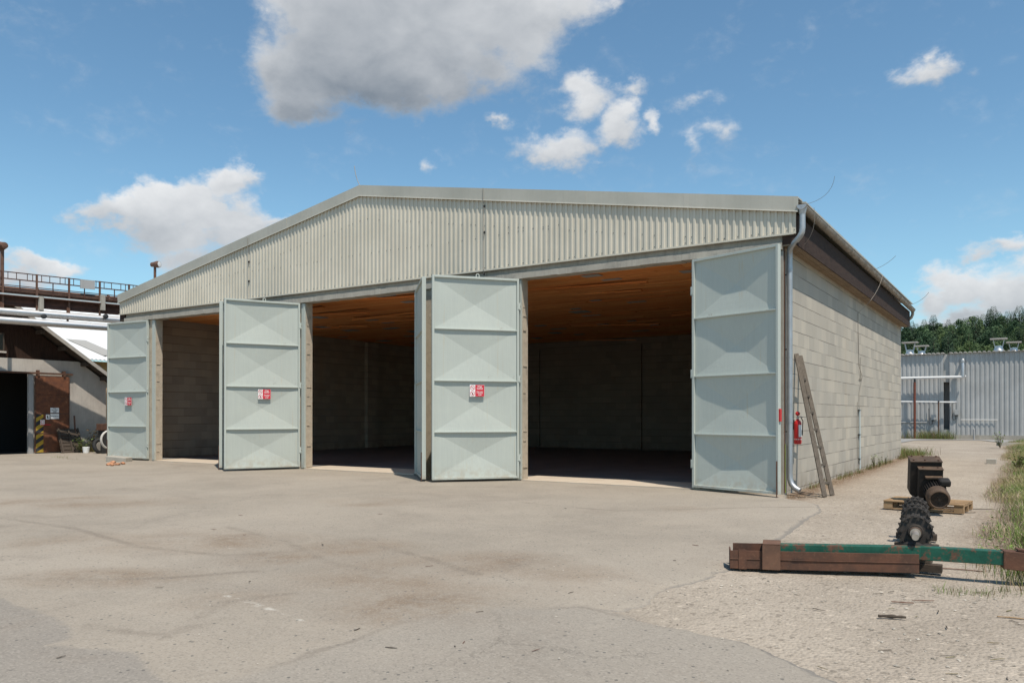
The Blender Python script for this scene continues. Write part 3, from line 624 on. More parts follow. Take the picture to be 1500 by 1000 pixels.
# inner wall pilasters and ring beam
for y in (5.4, 12.25): hb('pilaster', M['half_shade'], (HW + .255, y - .35, .013, HW + .45, y + .35, 5.05))
for x in (-16.03, -10.65, -5.3): hb('pilaster', M['deep_shade'], (x - .06, HL - .34, .013, x + .06, HL - .255, 4.8))
hb('ring_beam', M['deep_shade'], (HW + .255, HL - .30, 4.81, -.255, HL - .252, 5.08))
def ceiling():
    b = MB(); y = .3; k = 0
    while y < HL - .3:
        wv = random.choice((.16, .18, .2, .2)); x = HW + .26
        while x < -.3:
            L = random.choice((2.5, 3., 3.8, 4.6)); x1 = min(x + L, -.27); z0, z1 = (random.uniform(0, .012) for _ in range(2))
            if random.random() < .022: z1 -= random.uniform(.06, .16)          # sprung boards
            elif random.random() < .015: z0 -= random.uniform(.05, .13)
            b.hexa([(x, y, 5.10 + z0), (x1 - .008, y, 5.10 + z1), (x1 - .008, y + wv - .013, 5.10 + z1), (x, y + wv - .013, 5.10 + z0),
                    (x, y, 5.125 + z0), (x1 - .008, y, 5.125 + z1), (x1 - .008, y + wv - .013, 5.125 + z1), (x, y + wv - .013, 5.125 + z0)], 1 if random.random() < .0 else 0)
            x = x1
            if x > -.5: break
        y += wv; k += 1
    b.build('ceiling', M['planks'], hall)
    b = MB(); b.box(HW + .1, .1, 5.17, -.1, HL - .1, 5.21); b.build('leak_block_deck', M['black'], hall)  # unseen black deck added to stop light leaking between the boards
    # grey boards let into the ceiling
    for xo in (-20.5, -16.4, -12.6, -8.7, -4.8, -1.9):
        for j in range(11):
            x = xo + random.uniform(-1.8, 1.6); yy = 1 + j * 1.35 + random.uniform(-.5, .5); L = random.uniform(.3, .75)
            if HW + .4 < x and x + L < -.4: p = MB(); p.box(x, yy, 5.086, x + L, yy + random.choice((.2, .3, .5)), 5.0935); p.build('ceiling_patch', M['patch'], hall)
ceiling()
# gable cladding: trapezoidal sheet
XA, XL, XR = -11.43, -23.18, .27
ZE, ZP = 5.60, 7.66                                     # underside of the verge trim at eave and apex
def roofz(x): return ZP - (ZP - ZE) * abs(x - XA) / (XR - XA)
def cladding():
    V = []; F = []; pitch = .1409; x = XL; prof = []
    while x < XR - .02:
        prof += [(x, 0), (x + .062, 0), (x + .076, -.026), (x + .120, -.026), (x + .134, 0)]; x += pitch
    prof = [q for q in prof if q[0] < XR] + [(XR, 0)]
    zb = lambda x: 5.165
    b = MB()
    for (xa, da), (xb, db) in zip(prof[:-1], prof[1:]):
        if xb - xa < 1e-6: continue
        pts = [(xa, xb)]
        for (p, q) in pts:
            b.quad((p, -.075 + da, zb(p)), (q, -.075 + db, zb(q)), (q, -.075 + db, roofz(q) + .05), (p, -.075 + da, roofz(p) + .05))
    o = b.build('gable_cladding', M['clad'], hall)
    s = o.modifiers.new('thick', 'SOLIDIFY'); s.thickness = .004; s.offset = -1
    t = MB(); t.prism([(-.118, 5.150), (-.058, 5.150), (-.058, 5.166), (-.112, 5.166), (-.112, 5.185), (-.118, 5.185)], 'x', XL, XR - .05); t.build('drip_strip', M['clad'], hall)
    sc = MB(); k = 0; x = XL + .03
    while x < XR:
        zs = [5.24, roofz(x) - (.45 if x > XA else .5) * 1.0 - .18]
        if roofz(x) > 6.5: zs.append(6.02 + .02 * math.sin(x))
        for z in zs:
            if z > 5.2 and random.random() < .8: sc.cyl((x, -.076, z + random.uniform(-.012, .012)), (x, -.084, z), .008, 6)
        x += pitch * (2 if k % 3 else 1); k += 1
    tag(sc.build('fixing_screw', M['black'], hall), kind='stuff')
cladding()
def verge():
    H = .285
    for xs in (np.linspace(XL - .03, XA, 5), np.linspace(XA, XR + .05, 6)):
        for i in range(len(xs) - 1):
            b = MB(); x0, x1 = xs[i] + (.002 if i else 0), xs[i + 1]; w = random.uniform(-.006, .006)
            def pr(x, d): z = roofz(x); return [(x, -.135 + d, z), (x, -.145 + d + w, z + H), (x, .25, z + H + .015), (x, .25, z + H - .02), (x, -.105 + d, z + H - .03), (x, -.105 + d, z + .005)]
            n = 6; P0, P1 = pr(x0, 0), pr(x1, w * .5)
            b.add(P0 + P1, [list(range(n))[::-1], list(range(n, 2 * n))] + [(k, (k + 1) % n, n + (k + 1) % n, n + k) for k in range(n)])
            # rolled lower lip
            b.hexa([(x0, -.155, roofz(x0) - .022), (x1, -.155, roofz(x1) - .022), (x1, -.1055, roofz(x1) - .016), (x0, -.1055, roofz(x0) - .016),
                    (x0, -.150, roofz(x0) - .0005), (x1, -.150, roofz(x1) - .0005), (x1, -.1055, roofz(x1) - .0005), (x0, -.1055, roofz(x0) - .0005)])
            b.build('verge_trim', M['trim'], hall, fix=True)
verge()
def roof():
    b = MB()
    for s in (-1, 1):
        xe = XR + .12 if s > 0 else XL - .12
        ze = roofz(xe) + .27; za = ZP + .27
        p = [(XA, .26), (xe, .26), (xe, HL + .2), (XA, HL + .2)]
        top = [(x, y, (za if x == XA else ze)) for x, y in p]; b.hexa([(x, y, z - .04) for x, y, z in top] + top) if s > 0 else b.hexa([(x, y, z - .04) for x, y, z in top][::-1] + top[::-1])
    b.build('roof', M['trim'], hall, fix=True)
    g_ = MB(); g_.prism([(HW, 5.33), (0, 5.33), (0, 5.6), (XA, 7.6), (HW, 5.6)], 'y', HL - .2, HL); g_.build('rear_gable', M['clad'], hall, fix=True)
    # eaves on both long sides: brown fascia, boarded soffit
    for s, xw in ((1, 0.), (-1, HW)):
        a, c = xw + s * .275, xw + s * .30
        hb('fascia', M['fascia'], (min(a, c), -.055, 4.93, max(a, c), HL + .1, 5.53))
        sf = MB(); x0, x1 = sorted((xw + s * .003, xw + s * .2745)); w = (x1 - x0) / 2
        for k in range(2): sf.box(x0 + k * w, -.05, 4.945 + .003 * k, x0 + (k + 1) * w - .006, HL + .09, 4.97)
        sf.build('soffit', M['soffit'], hall)
        hb('eave_end_board', M['fascia'], (min(xw + s * .001, a) , -.0545, 4.9705, max(xw + s * .001, a) - .0005, -.03, 5.5))
roof()
def gutter():
    b = MB(); n = 10; c, r = .395, .092; y0, y1 = -.16, HL + .15; st = 18
    for i in range(st):
        ya, yb = y0 + (y1 - y0) * i / st, y0 + (y1 - y0) * (i + 1) / st
        za, zb = 5.70 - .10 * i / st, 5.70 - .10 * (i + 1) / st
        for k in range(n):
            t0, t1 = math.pi * (1 + k / n), math.pi * (1 + (k + 1) / n)
            b.add([(c + r * math.cos(t0), ya, za + r * math.sin(t0)), (c + r * math.cos(t1), ya, za + r * math.sin(t1)), (c + r * math.cos(t1), yb, zb + r * math.sin(t1)), (c + r * math.cos(t0), yb, zb + r * math.sin(t0))], [(0, 1, 2, 3)], 0, True)
        for k in range(n):                              # bracket straps and joints
            t0, t1 = math.pi * (1 + k / n), math.pi * (1 + (k + 1) / n); q = r + .005
            b.hexa([(c + r * math.cos(t0), ya, za + r * math.sin(t0)), (c + r * math.cos(t1), ya, za + r * math.sin(t1)), (c + r * math.cos(t1), ya + .035, za + r * math.sin(t1)), (c + r * math.cos(t0), ya + .035, za + r * math.sin(t0)),
                    (c + q * math.cos(t0), ya, za + q * math.sin(t0)), (c + q * math.cos(t1), ya, za + q * math.sin(t1)), (c + q * math.cos(t1), ya + .035, za + q * math.sin(t1)), (c + q * math.cos(t0), ya + .035, za + q * math.sin(t0))], 0)
    b.tube([(c + r, y0, 5.70), (c + r, y1, 5.60)], .011, 8)
    b.add([(c + r * math.cos(math.pi * (1 + k / n)), y0 + .002, 5.70 + r * math.sin(math.pi * (1 + k / n))) for k in range(n + 1)], [list(range(n + 1))[::-1]], 1)
    o = b.build('gutter', [M['zincd'], M['zinc']], hall); s = o.modifiers.new('thick', 'SOLIDIFY'); s.thickness = .003
    d = MB(); R0 = .057
    d.tube([(c, -.08, 5.66), (c, -.08, 5.60), (c, -.08, 5.52)], [.085, .075, R0], 16)
    d.tube([(c, -.08, 5.52), (c, -.08, 5.26), (c - .01, -.08, 5.17), (c - .05, -.07, 5.10), (c - .16, -.03, 5.0), (c - .24, .02, 4.95), (.108, .09, 4.88), (.095, .13, 4.80), (.095, .13, 4.6), (.095, .13, .42), (.098, .125, .30), (.13, .115, .20), (.20, .10, .125), (.30, .08, .075)], R0, 16)
    for z in (4.45, 1.42): d.tube([(.095, .13, z), (.095, .13, z + .02), (.095, .13, z + .10)], [R0 + .004, R0 + .006, R0 + .004], 16)
    o = d.build('downpipe', M['zinc'], hall)
    for z in (4.4, 2.9, 1.25): k = MB(); k.tube([(-.0, .13, z), (.05, .13, z)], .012, 6); k.build('pipe_clamp', M['black'], hall)
    e = MB(); y = HL + .12                               # bent spout at the far end of the gutter
    e.tube([(c, y - .02, 5.55), (c, y, 5.42), (c - .05, y, 5.30), (c - .14, y, 5.22), (c - .26, y, 5.18)], .055, 12); e.build('downpipe', M['zincd'], hall)
gutter()
def wires():
    def w(pts, r=.005, nm='conductor_cable', m='zincd'): b = MB(); b.tube(pts, r, 6); return b.build(nm, M[m], hall)
    def arc(p0, p1, sag, n=8):
        p0, p1, s = Vector(p0), Vector(p1), Vector(sag); return [p0.lerp(p1, i / n) + s * 4 * (i / n) * (1 - i / n) for i in range(n + 1)]
    w(arc((XA - .02, -.1, 7.95), (XA - .22, -.1, 8.52), (-.03, 0, -.02)), .009, 'lightning_rod')
    w(arc((.33, .35, 5.82), (.98, .0, 6.20), (.12, 0, -.10)), .0035, 'lightning_rod')
    w(arc((.36, 8.8, 5.80), (.95, 8.6, 6.10), (.03, 0, -.03)), .005, 'lightning_rod')
    w(arc((.36, 17.2, 5.75), (1.0, 17.0, 6.15), (.05, 0, -.05)), .006, 'lightning_rod')
    w(arc((.50, .45, 5.76), (.02, .55, 4.86), (.16, 0, -.10)), .004)
    w(arc((.50, 9.4, 5.72), (.02, 8.2, 4.5), (.10, 0, -.05)), .005)
    w([(.02, 8.2, 4.5), (.03, 8.15, 4.0), (.015, 8.3, 3.6), (.03, 8.25, 3.0), (.06, 8.6, 2.7), (.02, 8.35, 2.2), (.03, 8.3, 1.75)], .009)
    w([(.02, 8.55, 3.25), (.02, 8.55, 2.55)], .009); w([(.02, 8.35, 2.62), (.02, 8.85, 2.64)], .009)
    w([(.04, 8.3, 1.75), (.04, 8.34, 0.02)], .024, 'conduit', 'paleblue')
    for z in (1.0, .3, 1.7): b = MB(); b.box(.003, 8.22, z, .055, 8.46, z + .035); b.build('conduit_clamp', M['black'], hall)
    w([(.025, 8.05, 1.95), (.02, 8.03, .9), (.03, 8.06, .35), (.06, 8.2, .2), (.05, 8.0, -.01)], .008)
    w([(-7.23, -.155, 7.21), (-7.23, -.16, 6.95), (-7.23, -.13, 6.85), (-7.232, -.128, 6.2), (-7.23, -.128, 5.2), (-7.24, -.10, 5.1)], .007)
    w([(-16.12, -.155, 7.05), (-16.12, -.16, 6.84), (-16.12, -.128, 6.7), (-16.12, -.128, 5.16)], .006)
    for x, zz in ((-7.23, (6.75, 6.1, 5.06)), (-16.12, (6.3, 5.7))):
        for z in zz: b = MB(); b.bar((x, -.08, z + .03), (x + .02, -.14, z), .02, .05); b.build('cable_clip', M['black'], hall)
    w([(.02, .03, 5.0), (.02, .03, 3.4), (.012, .03, .02)], .011, 'conductor_cable', 'rust')
    w([(.02, .07, 1.0), (.018, .06, .5), (.03, .05, .02)], .012, 'conductor_cable', 'weed')
wires()

# ---- door leaves
def sign_mesh():
    b = MB(); W, H = .36, .28
    b.box(-W / 2, -.002, -H / 2, W / 2, .002, H / 2, 0)
    x0 = -W / 2 + .135; b.box(x0, -.0035, -H / 2 + .004, W / 2 - .004, .0035, H / 2 - .004, 1)
    for zc in (H / 4, -H / 4):
        for s in (-1, 1):
            y = s * .0032; cx = -W / 2 + .068; n = 24
            ring = [(cx + r * math.cos(2 * math.pi * k / n), y, zc + r * math.sin(2 * math.pi * k / n)) for r in (.058, .047) for k in range(n)]
            b.add(ring, [(k, (k + 1) % n, n + (k + 1) % n, n + k) if s < 0 else (n + k, n + (k + 1) % n, (k + 1) % n, k) for k in range(n)], 1)
            d = -s
            b.bar((cx - .035 * d, s * .0035, zc + .035), (cx + .035 * d, s * .0035, zc - .035), .001, .011, (0, 1, 0), 1) if False else b.add([(cx - d * .038, y, zc + .030), (cx - d * .030, y, zc + .038), (cx + d * .038, y, zc - .030), (cx + d * .030, y, zc - .038)], [(0, 3, 2, 1) if d * s < 0 else (0, 1, 2, 3)], 1)
            q = s * .0027                                # crossed-out pictogram
            if zc > 0:
                b.add([(cx - .028, q, zc - .006), (cx + .024, q, zc - .006), (cx + .024, q, zc + .006), (cx - .028, q, zc + .006)], [(0, 1, 2, 3)], 2); b.add([(cx + .01, q, zc + .012), (cx + .016, q, zc + .012), (cx + .022, q, zc + .03), (cx + .016, q, zc + .03)], [(0, 1, 2, 3)], 2)
            else:
                b.add([(cx - .012, q, zc - .03), (cx + .016, q, zc - .03), (cx + .02, q, zc - .005), (cx + .002, q, zc + .03), (cx - .016, q, zc - .002)], [(0, 1, 2, 3, 4)], 2)
    tx = (x0 + W / 2 - .004) / 2
    for t, z, sz, bo in (('Zákaz', .098, .046, .0016), ('kouření', .050, .046, .0016), ('Zákaz vstupu', -.022, .030, .0008), ('s otevřeným', -.060, .030, .0008), ('ohněm', -.098, .030, .0008)):
        me = text_mesh(t, sz, bold=bo)
        b.mesh(me, Matrix.Translation((tx, -.0042, z)) @ Matrix.Rotation(R(90), 4, 'X'), 0)
        b.mesh(me, Matrix.Translation((tx, .0042, z)) @ Matrix.Rotation(R(180), 4, 'Z') @ Matrix.Rotation(R(90), 4, 'X'), 0) if False else None
    return b
SIGN = sign_mesh()
def leaf(hx, hy, dx, dy, L, vis, label=None, sign=None, bolt=False, eye=True, zt=4.862, seed=0):
    """a leaf hung at (hx, hy), pointing along (dx, dy); vis = side (+1/-1 local y) whose trays face the yard"""
    rnd = random.Random(seed); zb = .06
    root = bpy.data.objects.new('door_leaf', None)
    rails = [zb, 1.18, 2.39, 3.61, zt]
    pm = MB()                                            # pressed panels, dished towards the middle
    for i in range(4):
        x0, x1 = .055, L - .055; z0, z1 = rails[i] + (.05 if i == 0 else .012), rails[i + 1] - (.05 if i == 3 else .012); nx, nz = 26, 16
        d = .062 + rnd.uniform(-.006, .008); cx, cz = .5 + rnd.uniform(-.01, .01), .5 + rnd.uniform(-.015, .015); base = len(pm.v); V = []; F = []
        for j in range(nz + 1):
            for k in range(nx + 1):
                u, v = k / nx, j / nz
                a = abs(u - cx) / (cx if u < cx else 1 - cx); c = abs(v - cz) / (cz if v < cz else 1 - cz)
                q = 1 - max(a, c); wob = .004 * math.sin(3.1 * u + 5 * i + seed) * math.sin(math.pi * v) * math.sin(math.pi * u)
                V.append((x0 + (x1 - x0) * u, -vis * (d * min(1, q * 1.05) ** 1.0 + wob), z0 + (z1 - z0) * v))
        for j in range(nz):
            for k in range(nx):
                q0 = j * (nx + 1) + k; F.append((q0, q0 + 1, q0 + nx + 2, q0 + nx + 1))
        # use exact diagonals: fan of 4 triangles instead of the grid
        o4 = [(x0, 0, z0), (x1, 0, z0), (x1, 0, z1), (x0, 0, z1)]; c4 = (x0 + (x1 - x0) * cx, -vis * d, z0 + (z1 - z0) * cz)
        sub = 6
        for s4 in range(4):
            A, B = Vector(o4[s4]), Vector(o4[(s4 + 1) % 4]); C4 = Vector(c4)
            for t in range(sub):
                f0, f1 = t / sub, (t + 1) / sub
                a0, b0, a1, b1 = A.lerp(C4, f0), B.lerp(C4, f0), A.lerp(C4, f1), B.lerp(C4, f1)
                for e in range(4):
                    q = lambda P, Q, g_: (P.lerp(Q, g_))
                    w4 = lambda p_: Vector((p_.x, p_.y - vis * .007 * math.sin(p_.x * 3.3 + i * 2 + seed) * math.sin((p_.z - z0) / (z1 - z0) * math.pi) * (1 if x0 + .01 < p_.x < x1 - .01 else 0), p_.z))
                    pm.add([w4(q(a0, b0, e / 4)), w4(q(a0, b0, (e + 1) / 4)), w4(q(a1, b1, (e + 1) / 4)), w4(q(a1, b1, e / 4))], [(0, 1, 2, 3) if vis < 0 else (3, 2, 1, 0)])
    me_o = pm.build('panel', M['paint'])
    mod = me_o.modifiers.new('thick', 'SOLIDIFY'); mod.thickness = .003
    COL.objects.link(root); root.parent = hall; me_o.parent = root
    f = MB(); D = .048; w = .052
    f.box(0, -D, zb, w, D, zt); f.box(L - w, -D, zb, L, D, zt)
    f.box(w + .0003, -D + .001, zb, L - w - .0003, D - .001, zb + w); f.box(w + .0003, -D + .001, zt - w, L - w - .0003, D - .001, zt)
    for z in rails[1:4]: f.box(w + .0003, -D + .002, z - .014, L - w - .0003, D - .002, z + .014)
    f.build('frame', M['paint'], root, bevel=.004)
    for z in (.55, 2.45, 4.2):
        h = MB(); h.cyl((-.022, vis * .035, z - .09), (-.022, vis * .035, z + .09), .02, 10); h.cyl((-.022, vis * .035, z - .004), (-.022, vis * .035, z + .004), .024, 10, 1); h.box(-.02, vis * .054 - .005, z - .07, .035, vis * .054 + .005, z + .07); h.build('hinge', [M['paint'], M['rust']], root)
    if eye:
        e = MB(); x = L * .48; e.tube([(x - .035, 0, zt - .005), (x - .035, 0, zt + .05), (x - .015, 0, zt + .075), (x + .015, 0, zt + .075), (x + .035, 0, zt + .05), (x + .035, 0, zt - .005)], .012, 8); e.build('lifting_eye', M['paint'], root)
    if bolt:
        e = MB(); e.cyl((L - .025, vis * .060, -.0), (L - .025, vis * .060, .7), .011, 8); e.build('floor_bolt', M['rust'], root)
    if sign is not None:
        o = SIGN.build('warning_sign', [M['signwhite'], M['signred'], M['ink']], root); o.location = (sign[0], vis * .012, sign[1]); o.rotation_euler = (0, 0, math.pi if vis > 0 else 0)
    root.location = (hx, hy, 0); root.rotation_euler = (0, 0, math.atan2(dy, dx))
    if label: root['label'] = label
    return root
def dirn(a, b): l = math.hypot(*a_b(a, b)); return a_b(a, b)[0] / l, a_b(a, b)[1] / l
def a_b(a, b): return (b[0] - a[0], b[1] - a[1])
lf1 = leaf(-21.45, -.07, *dirn((-21.45, -.07), (-23.55, -.26)), 2.13, 1, 'mint leaf at the far left folded back beside the hall corner', (1.03, 2.06), True, False, seed=1)
lf1r = leaf(-16.88, -.07, *dirn((-16.88, -.07), (-15.40, -1.66)), 2.13, -1, 'mint leaf seen almost edge-on beside the broad second leaf', None, True, False, seed=2)
lf2 = leaf(-13.88, -.07, *dirn((-13.88, -.07), (-14.83, -1.97)), 2.13, 1, 'broad mint leaf with sign left of the middle doorway', (1.02, 2.18), False, True, seed=3)
lf2r = leaf(-9.42, -.07, *dirn((-9.42, -.07), (-7.87, -1.66)), 2.18, -1, 'mint leaf seen almost edge-on right of the middle doorway', None, True, False, seed=4)
lf3 = leaf(-6.235, -.07, *dirn((-6.235, -.07), (-7.60, -1.70)), 2.13, 1, 'broad mint leaf with sign between the middle and right doorways', (1.04, 2.16), False, True, seed=5)
lf4 = leaf(-1.84, -.07, *dirn((-1.84, -.07), (.108, -.72)), 2.06, -1, 'shaded mint leaf without sign beside the downpipe', None, True, False, seed=6)
b = MB(); b.box(2.062, -.03, 1.46, 2.09, .03, 1.70); o = b.build('latch', M['red'], lf4)

# ------------------------------------------------------------------ ladder
def ladder():
    f = [gp(1210, 727), gp(1218.5, 725)]; tops = [on(1168, 528, 'x', .03), on(1174.5, 528, 'x', .03)]
    org = Vector((.82, .15, 0)); e = empty('wooden_ladder', org, 0, 'weathered wooden ladder leaning on the block wall beside the fire extinguisher', 'ladder')
    A0, A1 = Vector((.80, -.06, 0)), Vector((.035, .93, 2.86)); B0, B1 = Vector((.86, .34, 0)), Vector((.035, 1.27, 2.84))
    for p, q in ((A0, A1), (B0, B1)):
        b = MB(); b.bar(p - org, q - org, .045, .085, (-.9, -.3, .3)); b.build('rail', M['oldwood'], e, bevel=.004)
    for k in range(7):
        t = .085 + k * .122; b = MB(); b.bar(A0.lerp(A1, t) - org, B0.lerp(B1, t) - org, .035, .05); b.build('rung', M['oldwood'], e, bevel=.003)
ladder()
# ------------------------------------------------------------------ fire extinguisher
def extinguisher():
    c = Vector((.115, .70, .98)); e = empty('fire_extinguisher', c, 0, 'red fire extinguisher hung on the block wall beside the downpipe', 'extinguisher')
    b = MB(); b.lathe((0, 0, 0), (0, 0, 1), [(0, .04), (0, .065), (.03, .076), (.42, .076), (.47, .062), (.50, .03), (.52, .026)], 20); b.build('cylinder', M['red'], e)
    b = MB(); b.lathe((0, 0, .52), (0, 0, 1), [(0, .024), (.05, .024), (.05, .016), (.065, .016)], 12); b.tube([(.0, -.02, .56), (.07, -.03, .57), (.11, -.03, .55)], .01, 6); b.build('valve', M['zinc'], e)
    b = MB(); b.blob((0, .0, .63), .048, 0, 2, .02); b.build('pressure_cap', M['red'], e)
    b = MB(); n = 10
    for z0, z1, r in ((.15, .40, .0772), (.09, .115, .0772)):
        a0, a1 = (-.9, .9) if z0 > .1 else (-2.6, 2.6)
        for k in range(n):
            t0, t1 = a0 + (a1 - a0) * k / n - .2, a0 + (a1 - a0) * (k + 1) / n - .2
            b.add([(r * math.cos(t0), r * math.sin(t0), z0), (r * math.cos(t1), r * math.sin(t1), z0), (r * math.cos(t1), r * math.sin(t1), z1), (r * math.cos(t0), r * math.sin(t0), z1)], [(0, 1, 2, 3)], 0, True)
    for z in (.36, .33, .30, .25, .22, .19):
        t0, t1 = -.6, .3; r = .0778
        b.add([(r * math.cos(t0), r * math.sin(t0), z), (r * math.cos(t1), r * math.sin(t1), z), (r * math.cos(t1), r * math.sin(t1), z + .014), (r * math.cos(t0), r * math.sin(t0), z + .014)], [(0, 1, 2, 3)], 1)
    b.build('instruction_label', [M['signwhite'], M['ink']], e)
    b = MB(); b.box(-.113, -.03, .3, -.07, .03, .5); b.build('bracket', M['black'], e)
    b = MB(); b.tube([(.06, .02, .55), (.09, .06, .48), (.08, .075, .3), (.075, .07, .18)], .011, 6); b.build('hose', M['black'], e)
extinguisher()

# ------------------------------------------------------------------ steel beams in the foreground
def beams():
    org = Vector((1.54, -8.20, 0)); ang = math.atan2(.60, 1.66); e = empty('rusty_channel_beam', org, ang, 'short rusty brown channel beam lying on the gravel under the green bar', 'beam')
    def tilt(x): return .004 + .03 * x / 1.8
    L = 1.79
    for z0, z1, nm in ((.0, .098, 'lower_flange'), (.103, .186, 'upper_flange')):
        b = MB(); b.hexa([(0, 0, tilt(0) + z0), (L, 0, tilt(L) + z0), (L, .012, tilt(L) + z0), (0, .012, tilt(0) + z0), (0, 0, tilt(0) + z1), (L, 0, tilt(L) + z1), (L, .012, tilt(L) + z1), (0, .012, tilt(0) + z1)])
        b.build(nm, M['rust'], e, bevel=.003)
    b = MB(); b.tube([(.0, -.001, tilt(0) + .1), (.6, -.003, tilt(.6) + .1), (.61, -.006, tilt(.6) + .098), (L, -.002, tilt(L) + .1)], .006, 6); b.build('weld_seam', M['rust'], e)
    b = MB(); b.hexa([(0, .0125, tilt(0) + .005), (L, .0125, tilt(L) + .005), (L, .26, tilt(L) + .005), (0, .26, tilt(0) + .005), (0, .0125, tilt(0) + .018), (L, .0125, tilt(L) + .018), (L, .26, tilt(L) + .018), (0, .26, tilt(0) + .018)])
    b.hexa([(.04, .261, tilt(0)), (L - .1, .261, tilt(L)), (L - .1, .273, tilt(L)), (.04, .273, tilt(0)), (.04, .261, tilt(0) + .222), (L - .1, .261, tilt(L) + .222), (L - .1, .273, tilt(L) + .222), (.04, .273, tilt(0) + .222)])
    b.build('web', M['rust'], e)
    b = MB(); b.box(.085, -.007, .002, .165, -.0005, .203); b.box(.0, .013, .03, .012, .25, .19); b.build('end_plate', M['rust'], e, bevel=.002)
    # green bar resting in the channel
    P0 = Vector((1.84, -7.965, .190)); PM = Vector((3.22, -7.49, .222)); P1 = Vector((3.91, -7.46, .236)); d = (P1 - P0).normalized(); P2 = P1 + Vector((d.x, d.y - .06, -.05)) * 1.6
    e2 = empty('green_steel_bar', P0, 0, 'long green steel bar with flaking paint and rusty sleeves resting across the channel beam', 'beam')
    b = MB(); q = [P0 - P0, PM - P0, P1 - P0, P2 - P0]
    V = []; h, w = .066, .055; side = Vector((-d.y, d.x, 0))
    for p in q: V += [p - side * w - Vector((0, 0, h)), p + side * w - Vector((0, 0, h)), p + side * w + Vector((0, 0, h)), p - side * w + Vector((0, 0, h))]
    F = [(3, 2, 1, 0), (12, 13, 14, 15)]
    for i in range(3): F += [(4 * i + k, 4 * i + (k + 1) % 4, 4 * i + 4 + (k + 1) % 4, 4 * i + 4 + k) for k in range(4)]
    b.add(V, F); b.build('bar', M['green'], e2, bevel=.008, fix=True)
    def sleeve(t0, t1, z0, z1, w, m, nm, a=P0, bb=P1):
        s = MB(); p, r = a.lerp(bb, t0) - P0, a.lerp(bb, t1) - P0; zz = [z0, z1]
        for (wa, wb, za, zb) in ((-w, -w + .012, z0, z1), (w - .012, w, z0, z1), (-w, w, z1 - .012, z1)):
            s.hexa([Vector((c.x, c.y, 0)) + side * sw + Vector((0, 0, zq - P0.z)) for zq in (za, zb) for c, sw in ((p, wa), (r, wa), (r, wb), (p, wb))])
        return s.build(nm, m, e2, bevel=.003, fix=True)
    sleeve(-.02, .10, .012, .272, .155, M['strap'], 'strap', P0, PM)
    b = MB(); p = P1 + (P2 - P1) * 0.0 - P0; r = P2 - P0; h2, w2 = .086, .072
    b.hexa([c + side * sw + Vector((0, 0, zz)) for zz in (-h2 - .012, h2 - .012) for c, sw in ((p, -w2), (r, -w2), (r, w2), (p, w2))])
    b.build('end_sleeve', M['rust'], e2, bevel=.006, fix=True)
    b = MB(); b.hexa([c + side * sw + Vector((0, 0, zz)) for zz in (h2 - .0115, h2 + .004) for c, sw in ((p + d * .12, -w2 + .02), (r, -w2 + .02), (r, w2 - .02), (p + d * .12, w2 - .02))]); b.build('top_strip', M['rust'], e2, fix=True)
    return P0, P1
beams()

